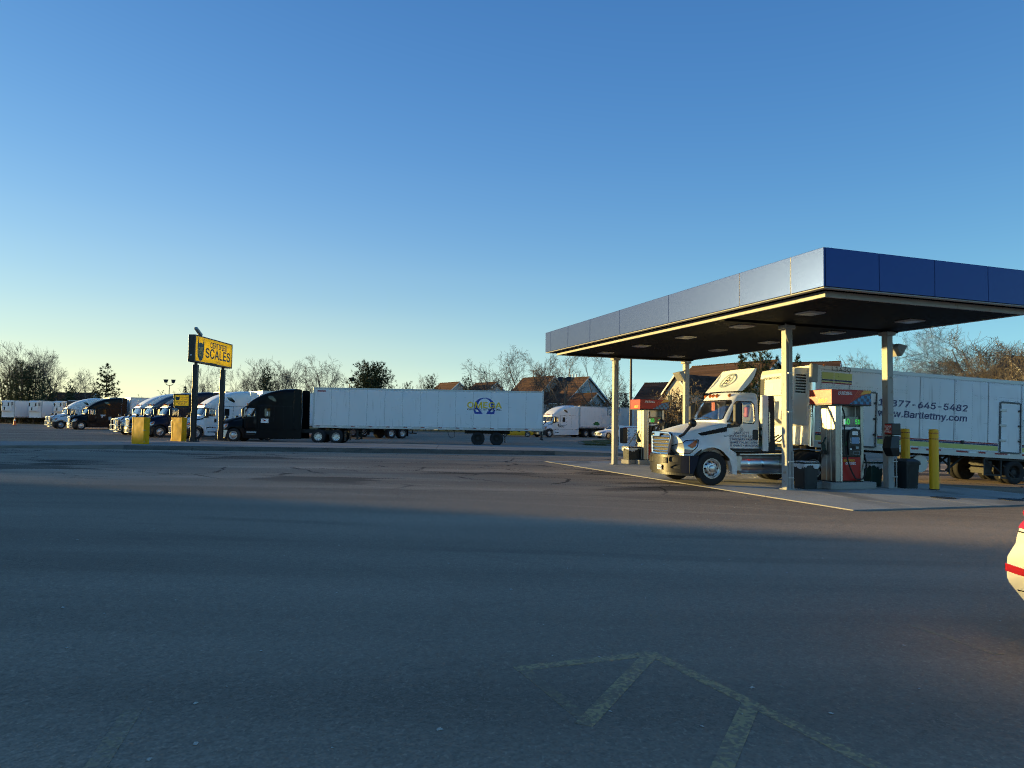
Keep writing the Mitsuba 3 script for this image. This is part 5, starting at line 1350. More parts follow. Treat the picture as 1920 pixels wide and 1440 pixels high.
        gap = lambda poly: ((puff ^ mf(ext(poly, 'y', -2, 2))) ^ sl(0.6)) - body.scale([1.002, 1.004, 1.0])
        K.add('door_gap', gap(unary_union([LineString(l).buffer(0.006) for l in ([(0.75, 0.92), (0.85, 0.6), (0.8, 0.3), (-0.35, 0.26), (-0.40, 0.98)], [(-0.35, 0.26), (-1.0, 0.28), (-1.15, 0.6), (-1.4, 0.98)])])), 'seam', smooth=30)
        K.add('handle', box(-0.28, -0.12, *sorted((s * 0.915, s * 0.945)), 0.83, 0.86, 0.006), 'paint')
        for x in (1.42, -1.42):
            w = K.add('wheel', lathe([(0.20, -0.10), (0.30, -0.105), (0.325, -0.08), (0.33, 0), (0.325, 0.08), (0.30, 0.105), (0.21, 0.10), (0.20, -0.10)], 36, 'y').apply_translation([x, s * 0.80, 0.33]), 'rubber', smooth=40)
            spokes = [mf(cyl((x, s * 0.86, 0.33), (x, s * 0.895, 0.33), 0.225, n=32)) - Manifold.batch_boolean([mf(ext([(x + 0.06 * math.cos(a - 0.5), 0.33 + 0.06 * math.sin(a - 0.5)), (x + 0.2 * math.cos(a - 0.42), 0.33 + 0.2 * math.sin(a - 0.42)), (x + 0.2 * math.cos(a + 0.42), 0.33 + 0.2 * math.sin(a + 0.42)), (x + 0.06 * math.cos(a + 0.5), 0.33 + 0.06 * math.sin(a + 0.5))], 'y', -2, 2)) for a in np.arange(5) * 1.2566], m3.OpType.Add)]
            K.add('rim', spokes[0], 'aluminium', smooth=30, parent=w)
            K.add('brake_disc', cyl((x, s * 0.80, 0.33), (x, s * 0.83, 0.33), 0.21, n=24), 'chassis', parent=w)
    K.add('grille', (body.scale([1.006, 1.0, 1.0]) ^ mf(ext([(-0.52, 0.40), (0.52, 0.40), (0.60, 0.56), (0.5, 0.62), (-0.5, 0.62), (-0.60, 0.56)], 'x', 1.5, 3))) - body, 'black_plastic', smooth=30)
    K.add('number_plate', box(2.37, 2.39, -0.15, 0.15, 0.42, 0.54), 'white_print')
    # lid and bumper cut lines at the back
    line = unary_union([LineString(l).buffer(0.005) for l in ([(-0.86, 0.915), (-0.66, 0.915), (-0.55, 0.74), (0.55, 0.74), (0.66, 0.915), (0.86, 0.915)], [(-0.40, 0.915), (-0.40, 1.13)], [(0.40, 0.915), (0.40, 1.13)], [(-0.8, 0.40), (-0.5, 0.43), (0.5, 0.43), (0.8, 0.40)])])
    K.add('lid_gap', (body.scale([1.0045, 1.0, 1.0]) ^ mf(ext(line, 'x', -3, -1.9))) - body.scale([1.001, 1, 1]), 'seam', smooth=30)
    K.add('diffuser', box(-2.22, -2.0, -0.6, 0.6, 0.24, 0.34, 0.03), 'black_plastic')
    return K
car = make_car()
CS = {'paint': 'pearl_paint'}
car.place('parked_car', 'cream white saloon car cut by the right edge, its rear lit by the sun', 'car', MAT(6.60, 5.50, 0, 0.0), swap=CS)
car.place('parked_car', 'white saloon car on the far side of the grass island', 'car', MAT(12.1, 83.5, 0.05, math.radians(208), s=1.05), swap={'paint': 'white_paint'})
car.place('parked_car', 'dark grey saloon car half hidden by the right sign post', 'car', MAT(-20.9, 56.2, 0, math.radians(215)), swap={'paint': 'slate_paint'})
car.place('parked_car', 'yellow car seen low under the rear of the omega trailer', 'car', MAT(0.6, 87.0, 0.0, math.radians(180), s=0.98), swap={'paint': 'sign_yellow'})

# ---- traffic cone, ice merchandiser, boxes
K = Kit()
K.add('cone', lathe([(0.001, 0.92), (0.035, 0.92), (0.17, 0.03), (0.001, 0.03)], 24, 'z'), 'orange_cone', smooth=40)
K.add('band', lathe([(0.065, 0.72), (0.076, 0.72), (0.106, 0.52), (0.09, 0.52), (0.065, 0.72)], 24, 'z'), 'white_print', smooth=40)
K.add('base', box(-0.24, 0.24, -0.24, 0.24, 0, 0.035, 0.01), 'orange_cone')
K.place('traffic_cone', 'orange traffic cone standing before the parked refrigerated trailers', 'traffic cone', MAT(-77.5, 111.0, 0, s=1.3))
K = Kit()
K.add('pallet', [box(-0.9, 0.9, -0.6, 0.6, 0.10, 0.14)] + [box(x - 0.06, x + 0.06, -0.6, 0.6, 0, 0.10) for x in (-0.8, 0, 0.8)], 'cardboard')
K.add('cabinet', box(-0.95, 0.95, -0.5, 0.5, 0.15, 1.75, 0.02), 'white_print')
for k in (-1, 0, 1):
    d = K.add('door', box(k * 0.62 - 0.29, k * 0.62 + 0.29, -0.53, -0.502, 0.25, 1.68, 0.01), 'white_print')
    for z, h in ((1.62, 0.04), (0.80, 0.04)):
        K.add('stripe', box(k * 0.62 - 0.28, k * 0.62 + 0.28, -0.535, -0.531, z, z + h), 'red_tape', parent=d)
    for j, s in enumerate(('ICE', '24/7', 'COLD')):
        K.add('lettering', text(s, 0.13, (k * 0.62, -0.531, 1.36 - 0.24 * j), (1, 0, 0), bold=True, center=True), 'black_print', parent=d)
    K.add('handle', box(k * 0.62 + 0.22, k * 0.62 + 0.25, -0.56, -0.53, 0.8, 1.1), 'aluminium', parent=d)
K.place('merchandise_cabinet', 'white cabinet with red stripes behind the far pump', 'cabinet', MAT(7.9, 45.6, 0, 0.1, s=0.95))
K = Kit()
K.add('carton', box(-0.35, 0.35, -0.3, 0.3, 0.0, 1.15, 0.01), 'cardboard')
K.add('slat', [box(-0.36, 0.36, -0.315, -0.302, 0.06 + 0.14 * k, 0.14 + 0.14 * k) for k in range(8)], 'cardboard')
K.place('slatted_crate', 'brown slatted crate standing by the white cabinet', 'crate', MAT(8.45, 44.6, 0, 0.1))
single('white_box', box(-0.35, 0.35, -0.3, 0.3, 0, 0.42, 0.02), 'white_print', 'low white box on the ground before the white cabinet', 'box', M=MAT(7.85, 44.2, 0, 0.1))

# ---- lamp posts of the far lot
def lamp_post(x, y, h, label, lit=True, heads=2, rz=0.0, r=0.085):
    K = Kit()
    K.add('pole', cyl((0, 0, 0.5), (0, 0, h), r, r * 0.75, n=12), 'pole_metal', smooth=40)
    K.add('footing', cyl((0, 0, 0), (0, 0, 0.55), 0.28, n=20), 'concrete', smooth=40)
    if heads:
        K.add('crossarm', tube([(-0.55, 0, h + 0.45), (-0.5, 0, h + 0.12), (-0.2, 0, h), (0.2, 0, h), (0.5, 0, h + 0.12), (0.55, 0, h + 0.45)], 0.05, 8), 'pole_metal', smooth=40)
        for s in (1, -1) if heads == 2 else (1,):
            hd = K.add('lamp_head', trimesh.convex.convex_hull(np.array([[s * 0.55 + a, b, h + c] for a, b, c in ((-0.34, -0.18, 0.95), (0.34, -0.18, 0.95), (-0.34, 0.35, 0.90), (0.34, 0.35, 0.90), (-0.22, -0.35, 0.42), (0.22, -0.35, 0.42), (-0.2, 0.1, 0.40), (0.2, 0.1, 0.40))])), 'black_plastic')
    K.place('lamp_post', label, 'lamp post', MAT(x, y, 0, rz))
lamp_post(-56.5, 117.0, 6.9, 'twin headed lamp post standing behind the row of parked trucks', rz=0.4)
lamp_post(-24.3, 106.0, 7.1, 'lamp post peeping over the front end of the omega trailer', heads=1, rz=1.2)
lamp_post(6.9, 92.5, 6.8, 'dark twin headed lamp post before the brown roofed house', rz=-0.3)
lamp_post(11.42, 68.1, 9.5, 'thin dark pole seen between the canopy column and the far pump', heads=0, r=0.13)

# ---------------------------------------------------------------- trees
def prisms(segs, k):
    """Tapered k-sided tubes, one per segment (p0, p1, r0, r1)."""
    a = np.array([s[0] for s in segs])
    b = np.array([s[1] for s in segs])
    ra, rb = np.array([s[2] for s in segs]), np.array([s[3] for s in segs])
    w = b - a
    w /= np.linalg.norm(w, axis=1, keepdims=True) + 1e-9
    ref = np.where(np.abs(w[:, 2:3]) < 0.9, [[0, 0, 1.0]], [[1.0, 0, 0]])
    u = np.cross(w, ref)
    u /= np.linalg.norm(u, axis=1, keepdims=True)
    v = np.cross(w, u)
    t = np.arange(k) * 2 * np.pi / k
    ring = np.cos(t)[None, :, None] * u[:, None] + np.sin(t)[None, :, None] * v[:, None]
    V = np.concatenate([a[:, None] + ra[:, None, None] * ring, b[:, None] + rb[:, None, None] * ring], 1)
    n = len(segs)
    i = np.arange(k)
    j = (i + 1) % k
    f = np.concatenate([np.stack([i, j, k + j], 1), np.stack([i, k + j, k + i], 1)])
    F = (f[None] + (np.arange(n) * 2 * k)[:, None, None]).reshape(-1, 3)
    return trimesh.Trimesh(V.reshape(-1, 3), F, process=False)

def unit(v):
    return v / (np.linalg.norm(v) + 1e-9)

def bare_tree(seed, h, fork=0.28, spread=0.75, limbs=4, twig='twig', dense=1.0, lean=0.0, rmin=0.0095):
    rng = np.random.default_rng(seed)
    thick, fine = [], []
    def branch(p, d, length, r, level):
        n = 4 if level < 2 else 3 if level < 4 else 2
        pts, dirs = [p], [d]
        for i in range(n):
            d = unit(d + rng.normal(0, 0.05 + 0.025 * level, 3) + [0, 0, 0.08 if level < 3 else 0.05])
            q = p + d * length / n
            r0, r1 = r * (1 - 0.55 * i / n), r * (1 - 0.55 * (i + 1) / n)
            (thick if level < 2 else fine).append((p, q, max(r0, rmin), max(r1, rmin)))
            p = q
            pts.append(p)
            dirs.append(d)
        if level >= 5:
            return
        m = {0: limbs, 1: int(5 * dense), 2: int(5 * dense), 3: int(4 * dense), 4: int(2 * dense)}[level]
        for k in range(m):
            f = (0.75 + 0.25 * rng.random()) if level == 0 else 0.25 + 0.75 * (k + rng.random()) / m
            i = min(int(f * n), n - 1)
            base = pts[i] + (pts[i + 1] - pts[i]) * (f * n - i)
            dd = dirs[i + 1]
            side = unit(np.cross(dd, rng.normal(0, 1, 3)))
            if level == 0:
                a = 2 * np.pi * (k + 0.5 * rng.random()) / m
                side = np.array([math.cos(a), math.sin(a), 0])
            ang = spread * (0.55 + 0.6 * rng.random()) if level else spread * (0.35 + 0.75 * rng.random())
            nd = unit(dd * math.cos(ang) + side * math.sin(ang))
            ln = {0: h * (0.42 + 0.18 * rng.random()), 1: length * 0.55, 2: length * 0.58, 3: length * 0.66, 4: length * 0.72}[level] * (0.75 + 0.5 * rng.random()) * (1.12 - 0.5 * f if level else 1)
            branch(base, nd, ln, max(r * (0.62 if level == 0 else 0.5) * (1 - 0.4 * f), rmin), level + 1)
    branch(np.zeros(3), unit(np.array([lean, 0, 1.0])), h * fork, h * 0.019, 0)
    K = Kit()
    top = max(s[1][2] for s in fine)
    sc = h / top
    tr, cr = prisms(thick, 7), prisms(fine, 3)
    for m in (tr, cr):
        m.vertices *= sc
    K.add('trunk', tr, 'bark', smooth=60)
    K.add('crown', cr, twig)
    return K

def tufts(points, axes, rng, n, length, width):
    P = np.repeat(np.asarray(points), n, 0)
    A = np.repeat(np.asarray(axes), n, 0)
    d = A * 0.55 + rng.normal(0, 0.62, P.shape)
    d /= np.linalg.norm(d, axis=1, keepdims=True)
    s = np.cross(d, rng.normal(0, 1, P.shape))
    s /= np.linalg.norm(s, axis=1, keepdims=True) + 1e-9
    L = length * rng.uniform(0.6, 1.25, (len(P), 1))
    V = np.stack([P - s * width / 2, P + s * width / 2, P + d * L], 1).reshape(-1, 3)
    return trimesh.Trimesh(V, np.arange(len(V)).reshape(-1, 3), process=False)

def conifer(seed, h, wide, start=0.12, shape=0.8, gap=0.0, n=9, up=0.05, tuft=0.36, per=16):
    """wide: the crown's radius; gap: how clearly the whorls part; shape: how the crown narrows."""
    rng = np.random.default_rng(seed)
    segs, limbs, tp, ta = [], [], [], []
    zs = np.linspace(0, h, 9)
    bend = np.cumsum(rng.normal(0, 0.015 * h / 8, (9, 2)), 0)
    for i in range(8):
        segs.append((np.array([*bend[i], zs[i]]), np.array([*bend[i + 1], zs[i + 1]]), 0.018 * h * (1 - i / 8.6), 0.018 * h * (1 - (i + 1) / 8.6)))
    levels = int((1 - start) * h / (0.42 + 0.5 * gap))
    for k in range(levels):
        f = (k + 0.3 * rng.random()) / levels
        z = h * (start + (0.985 - start) * f)
        reach = wide * ((1 - f) ** shape) * (0.35 + 0.65 * min(1, (f + 0.08) / 0.22)) + 0.15
        for j in range(n if f < 0.8 else n - 3):
            if rng.random() < 0.10 + 0.28 * gap:
                continue
            a = 2 * np.pi * (j + rng.random() * 0.8) / n
            L = reach * rng.uniform(0.6, 1.12)
            d = np.array([math.cos(a), math.sin(a), up + 0.5 * f + rng.normal(0, 0.07)])
            p0 = np.array([np.interp(z, zs, bend[:, 0]), np.interp(z, zs, bend[:, 1]), z + rng.normal(0, 0.10)])
            m = max(2, int(L / 0.30))
            last = p0
            for q in range(1, m + 1):
                t = q / m
                p = p0 + d * L * t + np.array([0, 0, 0.16 * L * t * t - 0.06 * L * math.sin(t * 3)]) + rng.normal(0, 0.03, 3)
                if q in (m, (m + 1) // 2):
                    limbs.append((last, p, 0.03 * (1.2 - t) + 0.008, 0.03 * (1 - t) + 0.008))
                    last = p
                if t > 0.22:
                    for _ in range(1 + (L > 0.9)):
                        side = rng.normal(0, 0.13 * L * min(1, t + 0.2), 3) * [1, 1, 0.35]
                        tp.append(p + side)
                        ta.append(unit(d + side * 0.8 + [0, 0, 0.35]))
    for _ in range(6):
        tp.append(np.array([*bend[-1], h * rng.uniform(0.95, 1.0)]))
        ta.append(np.array([0, 0, 1.0]))
    K = Kit()
    K.add('trunk', prisms(segs, 7), 'bark', smooth=60)
    K.add('limbs', prisms(limbs, 3), 'bark', kind='stuff')
    K.add('crown', tufts(tp, ta, rng, per, tuft, 0.085), 'needle')
    return K

def shrub(seed, h, w, mat='brush', leaf=True):
    rng = np.random.default_rng(seed)
    segs, tp, ta = [], [], []
    for k in range(46):
        a = rng.random() * 6.283
        p = np.array([w * 0.4 * rng.normal() * 0.6, w * 0.4 * rng.normal() * 0.6, 0])
        d = unit(np.array([math.cos(a) * 0.5, math.sin(a) * 0.5, 1.0]))
        L = h * rng.uniform(0.6, 1.0)
        for i in range(4):
            d = unit(d + rng.normal(0, 0.2, 3))
            q = p + d * L / 4
            segs.append((p, q, 0.03 - 0.005 * i, 0.026 - 0.005 * i))
            for _ in range(4):
                e = unit(d + rng.normal(0, 0.6, 3))
                b = p + (q - p) * rng.random()
                t = b + e * L * rng.uniform(0.12, 0.32)
                segs.append((b, t, 0.014, 0.012))
                for _ in range(2):
                    e2 = unit(e + rng.normal(0, 0.6, 3))
                    t2 = t + e2 * L * rng.uniform(0.06, 0.16)
                    segs.append((t, t2, 0.012, 0.012))
                    tp.append(t2)
                    ta.append(e2)
            p = q
    K = Kit()
    K.add('stems', prisms(segs, 3), mat)
    if leaf:
        K.add('foliage', tufts(tp, ta, rng, 5, 0.16, 0.075), mat)
    return K

BARE = [bare_tree(11, 10, spread=0.62, limbs=4), bare_tree(23, 10, fork=0.2, spread=0.55, limbs=5), bare_tree(37, 10, fork=0.25, spread=0.9, limbs=4, lean=0.05), bare_tree(41, 10, fork=0.3, spread=0.7, limbs=3, lean=-0.06), bare_tree(59, 10, fork=0.22, spread=0.8, limbs=5)]
RED = [bare_tree(71, 10, fork=0.12, spread=0.95, limbs=7, twig='red_twig', dense=1.25, rmin=0.0085), bare_tree(83, 10, fork=0.14, spread=0.9, limbs=7, twig='red_twig', dense=1.45, rmin=0.0085)]
CON = {'pine': conifer(5, 10, 2.7, 0.10, 0.72, 0.62, n=8, up=-0.02, per=16), 'bushy': conifer(7, 10, 4.0, 0.08, 0.55, 0.55, n=9, up=0.15, tuft=0.40, per=9), 'spruce': conifer(9, 10, 2.6, 0.04, 0.85, 0.05, n=10, up=-0.05, per=14), 'mound': conifer(13, 10, 5.6, 0.03, 0.42, 0.15, n=12, up=0.2, tuft=0.45, per=11)}
SHRUB = [shrub(3, 3.2, 3.6), shrub(4, 3.0, 3.0), shrub(6, 2.6, 4.0, 'brush')]

def hor(px):
    return 791 + 0.0165 * (px - 960)
def spot(px, top, d):
    """Where a tree stands and how tall it is, from its bearing, the height of its top and its distance in metres."""
    return (px - 960) / 1331 * d, 1.8 + (hor(px) - top) * d / 1331
random.seed(12)
def plant(kit, px, top, d, label, cat, name, ref_h=10.0, group=None, sw=None):
    x, h = spot(px, top, d)
    h *= 1.0
    s = h / ref_h
    M = T().translate([x, d, -0.05]) @ T().rotate([0, 0, 1], random.uniform(0, 360)) @ T().scale([s * (sw or 1), s * (sw or 1), s])
    kit.place(name, label, cat, M, group=group)
for (px, top, d, k, sw), lab in zip([(2, 653, 138, 3, 1.0), (30, 648, 142, 1, 0.8), (52, 640, 138, 1, 0.9), (74, 645, 146, 0, 0.8), (92, 655, 140, 4, 0.8), (112, 657, 136, 2, 0.9), (163, 690, 140, 3, 0.6),
                                     (372, 688, 124, 1, 0.8), (392, 678, 118, 2, 0.9), (440, 692, 122, 3, 0.8), (464, 684, 120, 0, 0.8), (496, 672, 122, 1, 0.9), (520, 670, 126, 4, 0.75), (540, 667, 118, 0, 0.85), (566, 680, 122, 3, 0.8), (606, 660, 112, 4, 0.9), (622, 672, 118, 2, 0.8), (800, 697, 124, 0, 0.7)],
        ['bare tree cut by the left edge of the photo', 'bare tree just right of the left edge, before the tallest bare tree', 'tallest bare tree of the left clump, rising over the dark pine', 'bare tree right of the tallest one in the left clump', 'bare tree between the left clump and the leaning tree',
         'bare tree leaning to the right at the right end of the left clump', 'small lone bare tree left of the tall layered pine', 'bare tree just left of the left sign post top', 'bare tree between the two sign posts', 'bare tree just right of the right sign post', 'bare tree second to the right of the right sign post',
         'bare tree behind the dark pine over the black omega truck', 'bare tree over the roof of the black omega truck', 'bare tree over the back of the black omega truck', 'bare tree over the gap between omega truck and trailer', 'tall bare tree over the front corner of the omega trailer', 'bare tree right of the one at the omega trailer corner', 'small bare tree right of the broad dark pine']):
    plant(BARE[k], px, top, d, lab, 'tree', 'bare_tree', sw=sw)
for (px, top, d, k, sw), lab in zip([(905, 668, 96, 2, 1.05), (937, 658, 94, 4, 1.0), (986, 647, 95, 2, 1.05), (1014, 652, 98, 0, 0.9), (1060, 655, 103, 3, 1.1), (1116, 640, 103, 2, 0.9)],
                                ['bare spreading tree, leftmost of those over the right half of the omega trailer', 'bare tree rising between the small brown roofs over the omega trailer', 'tall bare tree before the left roof of the large brown roofed house',
                                 'bare tree before the middle of the large brown roofed house', 'bare tree beside the dark twin headed lamp post', 'bare forked tree before the grey gable of the large house']):
    plant(BARE[k], px, top, d, lab, 'tree', 'bare_tree', sw=sw)
for (px, top, d, k, sw), lab in zip([(1608, 653, 78, 0, 0.9), (1664, 652, 84, 1, 0.75), (1700, 672, 80, 4, 0.9), (1148, 700, 120, 1, 0.7)],
                                ['bare tree over the trailer roof, left of the right near column', 'bare tree over the trailer roof, right behind the right near column', 'low bare tree over the trailer roof, right of the right near column', 'small bare tree far behind the far left column']):
    plant(BARE[k], px, top, d, lab, 'tree', 'bare_tree', sw=sw)
for (px, top, d, k, sw), lab in zip([(1752, 672, 66, 0, 1.15), (1850, 612, 58, 1, 1.15), (1912, 592, 54, 0, 1.0), (1800, 655, 64, 1, 1.1), (1895, 640, 50, 1, 0.9)],
                                ['reddish twiggy bare tree over the trailer between the column and the right edge', 'tall reddish twiggy tree at the right, under the canopy corner', 'reddish twiggy tree cut by the right edge of the photo', 'low reddish twiggy tree beside the tall one at the right', 'reddish twiggy tree before the sunlit yellow gable']):
    plant(RED[k], px, top, d, lab, 'tree', 'bare_tree', sw=sw)
for kind, px, top, d, sw, lab in [('bushy', 40, 678, 132, 0.80, 'dark bushy pine above the left parked trailers, tallest of its clump'), ('bushy', 66, 688, 134, 0.8, 'dark bushy pine at the right of the left clump'), ('bushy', 14, 705, 134, 0.8, 'dark bushy pine near the left edge of the photo'), ('bushy', 88, 712, 130, 0.8, 'low dark pine over the roof end of the dark house'),
                               ('pine', 132, 710, 128, 0.8, 'small thin pine over the dark house'), ('pine', 199, 680, 116, 1.0, 'tall layered pine standing alone right of the dark house'), ('spruce', 346, 724, 128, 0.9, 'small spruce top left of the tall sign post'),
                               ('bushy', 500, 688, 116, 0.62, 'dark pine among bare trees over the black omega truck'), ('mound', 697, 690, 104, 0.80, 'broad dark pine over the front half of the omega trailer'), ('bushy', 763, 719, 118, 0.7, 'tip of a dark pine over the middle of the omega trailer'),
                               ('bushy', 808, 706, 118, 0.62, 'dark pine left of the small brown roofs'), ('bushy', 878, 708, 108, 0.62, 'dark pine before the small brown roofs'), ('spruce', 1227, 719, 100, 0.85, 'dark spruce above the far fuel dispenser'),
                               ('spruce', 1172, 737, 108, 0.9, 'low brown spruce behind the thin dark pole'), ('spruce', 1252, 738, 104, 0.8, 'low green spruce right of the spruce over the far dispenser'),
                               ('bushy', 1425, 640, 62, 0.72, 'large dark evergreen behind the truck deflector'), ('spruce', 1388, 662, 64, 0.8, 'dark evergreen at the left of the pair behind the truck cab'), ('spruce', 1497, 664, 66, 0.55, 'narrow evergreen tip right of the left near column')]:
    plant(CON[kind], px, top, d, lab, 'evergreen tree', 'evergreen_tree', sw=sw)
for px, d, s, lab in [(8, 138, 1.5, 'brown thicket under the trees at the left edge'), (48, 139, 1.6, 'brown thicket under the tallest left trees'), (84, 140, 1.5, 'brown thicket left of the dark house'), (116, 148, 1.7, 'brown thicket behind the dark house, left part'), (140, 148, 1.9, 'brown thicket behind the dark house, middle part'),
                      (160, 147, 1.8, 'brown thicket behind the dark house, right part'), (186, 138, 1.3, 'brown thicket at the foot of the tall layered pine'), (318, 134, 1.6, 'brown thicket right of the left lamp post'), (332, 132, 1.5, 'brown thicket left of the sign post'), (430, 134, 1.5, 'brown thicket just right of the right sign post'),
                      (470, 132, 1.5, 'brown thicket over the black truck, left part'), (525, 132, 1.5, 'brown thicket over the black truck, right part'), (1158, 118, 1.4, 'brown thicket just right of the far left column'), (1200, 118, 1.5, 'brown thicket right of the thin dark pole')]:
    SHRUB[int(px) % 3].place('thicket_shrub', lab, 'shrub', T().translate([(px - 960) / 1331 * d, d, -0.05]) @ T().rotate([0, 0, 1], px * 7.0) @ T().scale([s, s, s]))
for px, d, s, lab in [(1042, 102, 1.25, 'brown brush below the cream dormer'), (1072, 101, 1.3, 'brown brush before the large house, right of the lamp post'), (1098, 101, 1.35, 'brown brush below the grey gable'), (1122, 102, 1.4, 'pale brown brush at the right foot of the large house'), (1141, 104, 1.5, 'brown brush beside the far left column'),
                      (1276, 60, 1.35, 'dense brown bush left of the truck windshield'), (1296, 62, 1.3, 'dense brown bush behind the far column'), (1262, 66, 1.1, 'brown bush above the far dispenser right end')]:
    SHRUB[0].place('brown_bush', lab, 'shrub', T().translate([(px - 960) / 1331 * d, d, 0]) @ T().rotate([0, 0, 1], px * 3.0) @ T().scale([s, s, s]))

# ---------------------------------------------------------------- houses
def gable_house(L, D, wall, ridge, siding, over=0.35, windows=(), dormer=None, vents=False):
    """Ridge along x, centred; the gable at +x, the front slope facing -y."""
    K = Kit()
    for s in (1, -1):
        K.add('gable_wall', ext([(-D / 2, 0), (D / 2, 0), (D / 2, wall), (0, ridge - 0.12), (-D / 2, wall)], 'x', *sorted((s * (L / 2 - 0.2), s * L / 2))), siding)
        K.add('side_wall', box(-L / 2 + 0.2, L / 2 - 0.2, *sorted((s * (D / 2 - 0.2), s * D / 2)), 0, wall), siding)
        t = 0.12
        sl = (ridge - wall) / (D / 2)
        yo = D / 2 + over
        zo = wall - sl * over
        r = K.add('roof', ext([(0, ridge), (s * yo, zo), (s * yo, zo + t), (0, ridge + t)], 'x', -L / 2 - over, L / 2 + over), 'shingle')
        n = 9
        for k in range(n):
            f0, f1 = k / n, (k + 1) / n
            y0, y1 = s * yo * (1 - f0), s * yo * (1 - f1)
            z0, z1 = zo + (ridge - zo) * f0 + t, zo + (ridge - zo) * f1 + t
            K.add('shingle_course', ext([(y0, z0 + 0.004), (y1, z1 + 0.002), (y1, z1 + 0.006), (y0, z0 + 0.035)], 'x', -L / 2 - over, L / 2 + over), 'shingle', parent=r)
        for e in (1, -1):
            K.add('rake_board', ext([(0, ridge + t + 0.01), (s * yo, zo + t + 0.01), (s * yo, zo - 0.12), (0, ridge - 0.14)], 'x', *sorted((e * (L / 2 + over + 0.004), e * (L / 2 + over + 0.05)))), 'trim_white', parent=r)
        K.add('gutter', box(-L / 2 - over, L / 2 + over, *sorted((s * (yo + 0.01), s * (yo + 0.12))), zo - 0.02, zo + 0.10), 'trim_white', parent=r)
    K.add('ridge_cap', box(-L / 2 - over, L / 2 + over, -0.12, 0.12, ridge + 0.10, ridge + 0.17), 'shingle')
    for (face, a, z, w, h) in windows:
        if face == 'x':
            f = K.add('window', box(L / 2 + 0.002, L / 2 + 0.06, a - w / 2, a + w / 2, z, z + h), 'trim_white')
            K.add('pane', [box(L / 2 + 0.061, L / 2 + 0.066, a - w / 2 + 0.08, a + w / 2 - 0.08, z + 0.08, z + h - 0.08)], 'dark_glass', parent=f)
        else:
            f = K.add('window', box(a - w / 2, a + w / 2, -D / 2 - 0.06, -D / 2 - 0.002, z, z + h), 'trim_white')
            K.add('pane', [box(a - w / 2 + 0.08, a + w / 2 - 0.08, -D / 2 - 0.066, -D / 2 - 0.061, z + 0.08, z + h - 0.08)], 'dark_glass', parent=f)
    if vents:
        for x in (-0.6, 0.1, 0.9):
            K.add('vent_pipe', cyl((x, 0.5, ridge - 0.5), (x, 0.5, ridge + 0.75), 0.10, n=10), 'trim_white')
    if dormer:
        x, w, out, zw, zr = dormer
        y0, y1 = -D / 2 - out, 0
        d = K.add('cross_gable', ext([(x - w / 2, 0), (x + w / 2, 0), (x + w / 2, zw), (x, zr - 0.12), (x - w / 2, zw)], 'y', y0, y0 + 0.2), siding)
        K.add('cheek', [box(x + s * w / 2 - 0.1, x + s * w / 2 + 0.1, y0 + 0.2, y1, 0, zw) for s in (1,)], siding, parent=d)
        K.add('cheek', [box(x + s * w / 2 - 0.1, x + s * w / 2 + 0.1, y0 + 0.2, y1, 0, zw) for s in (-1,)], siding, parent=d)
        for s in (1, -1):
            K.add('roof_slope', ext([(x, zr), (x + s * (w / 2 + 0.3), zw - 0.25), (x + s * (w / 2 + 0.3), zw - 0.13), (x, zr + 0.12)], 'y', y0 - 0.3, y1), 'shingle', parent=d)
            K.add('rake_board', ext([(x, zr + 0.13), (x + s * (w / 2 + 0.32), zw - 0.12), (x + s * (w / 2 + 0.32), zw - 0.34), (x, zr - 0.12)], 'y', y0 - 0.35, y0 - 0.304), 'trim_white', parent=d)
        for a in (-0.28, 0.28):
            f = K.add('window', box(x + a * w - 0.45, x + a * w + 0.45, y0 - 0.05, y0 - 0.002, zw - 1.6, zw - 0.2), 'trim_white')
            K.add('pane', box(x + a * w - 0.36, x + a * w + 0.36, y0 - 0.056, y0 - 0.051, zw - 1.5, zw - 0.3), 'dark_glass', parent=f)
        K.add('corner_board', [box(x + w / 2 - 0.12, x + w / 2 + 0.02, y0 - 0.03, y0 + 0.02, 0, zw)], 'trim_white', parent=d)
    return K
RZ = math.radians(-54)
def apex(kit, px, d, L, rz, name, label, up_=0):
    """Places a house so that the top of its +x gable stands at the bearing and distance."""
    x = (px - 960) / 1331 * d
    cxy = np.array([x, d]) - L / 2 * np.array([math.cos(rz), math.sin(rz)])
    kit.place(name, label, 'house', MAT(cxy[0], cxy[1], up_, rz))
big = gable_house(8.6, 9.2, 5.0, 9.0, 'siding_grey', windows=[('x', 1.6, 2.6, 1.1, 1.5), ('x', -1.6, 2.6, 1.1, 1.5), ('x', 0, 6.0, 0.8, 1.0), ('y', 2.6, 2.8, 1.2, 1.5)], dormer=(-1.4, 3.6, 1.6, 4.9, 6.6), vents=True)
apex(big, 1103, 112, 8.6, RZ, 'brown_roofed_house', 'large brown roofed house with a grey gable and cream dormer, past the omega trailer')
wing = gable_house(8.0, 9.0, 5.0, 9.3, 'siding_cream', windows=[('y', -1.0, 5.2 - 2.4, 1.2, 1.5), ('x', 0, 5.6, 0.8, 1.0)])
apex(wing, 1038, 116, 8.0, RZ, 'brown_roofed_house', 'brown roofed house wing left of the large one, behind bare trees')
lean = gable_house(5.0, 6.4, 3.6, 6.2, 'siding_grey')
apex(lean, 1118, 106, 5.0, RZ, 'brown_roofed_house', 'lower grey gabled wing in front of the large grey gable')
small = gable_house(7.0, 8.0, 6.0, 9.4, 'siding_grey', windows=[('x', 0, 5.5, 0.8, 1.0)])
apex(small, 860, 140, 7.0, RZ, 'brown_roofed_house', 'left one of the two small brown roofs over the omega trailer')
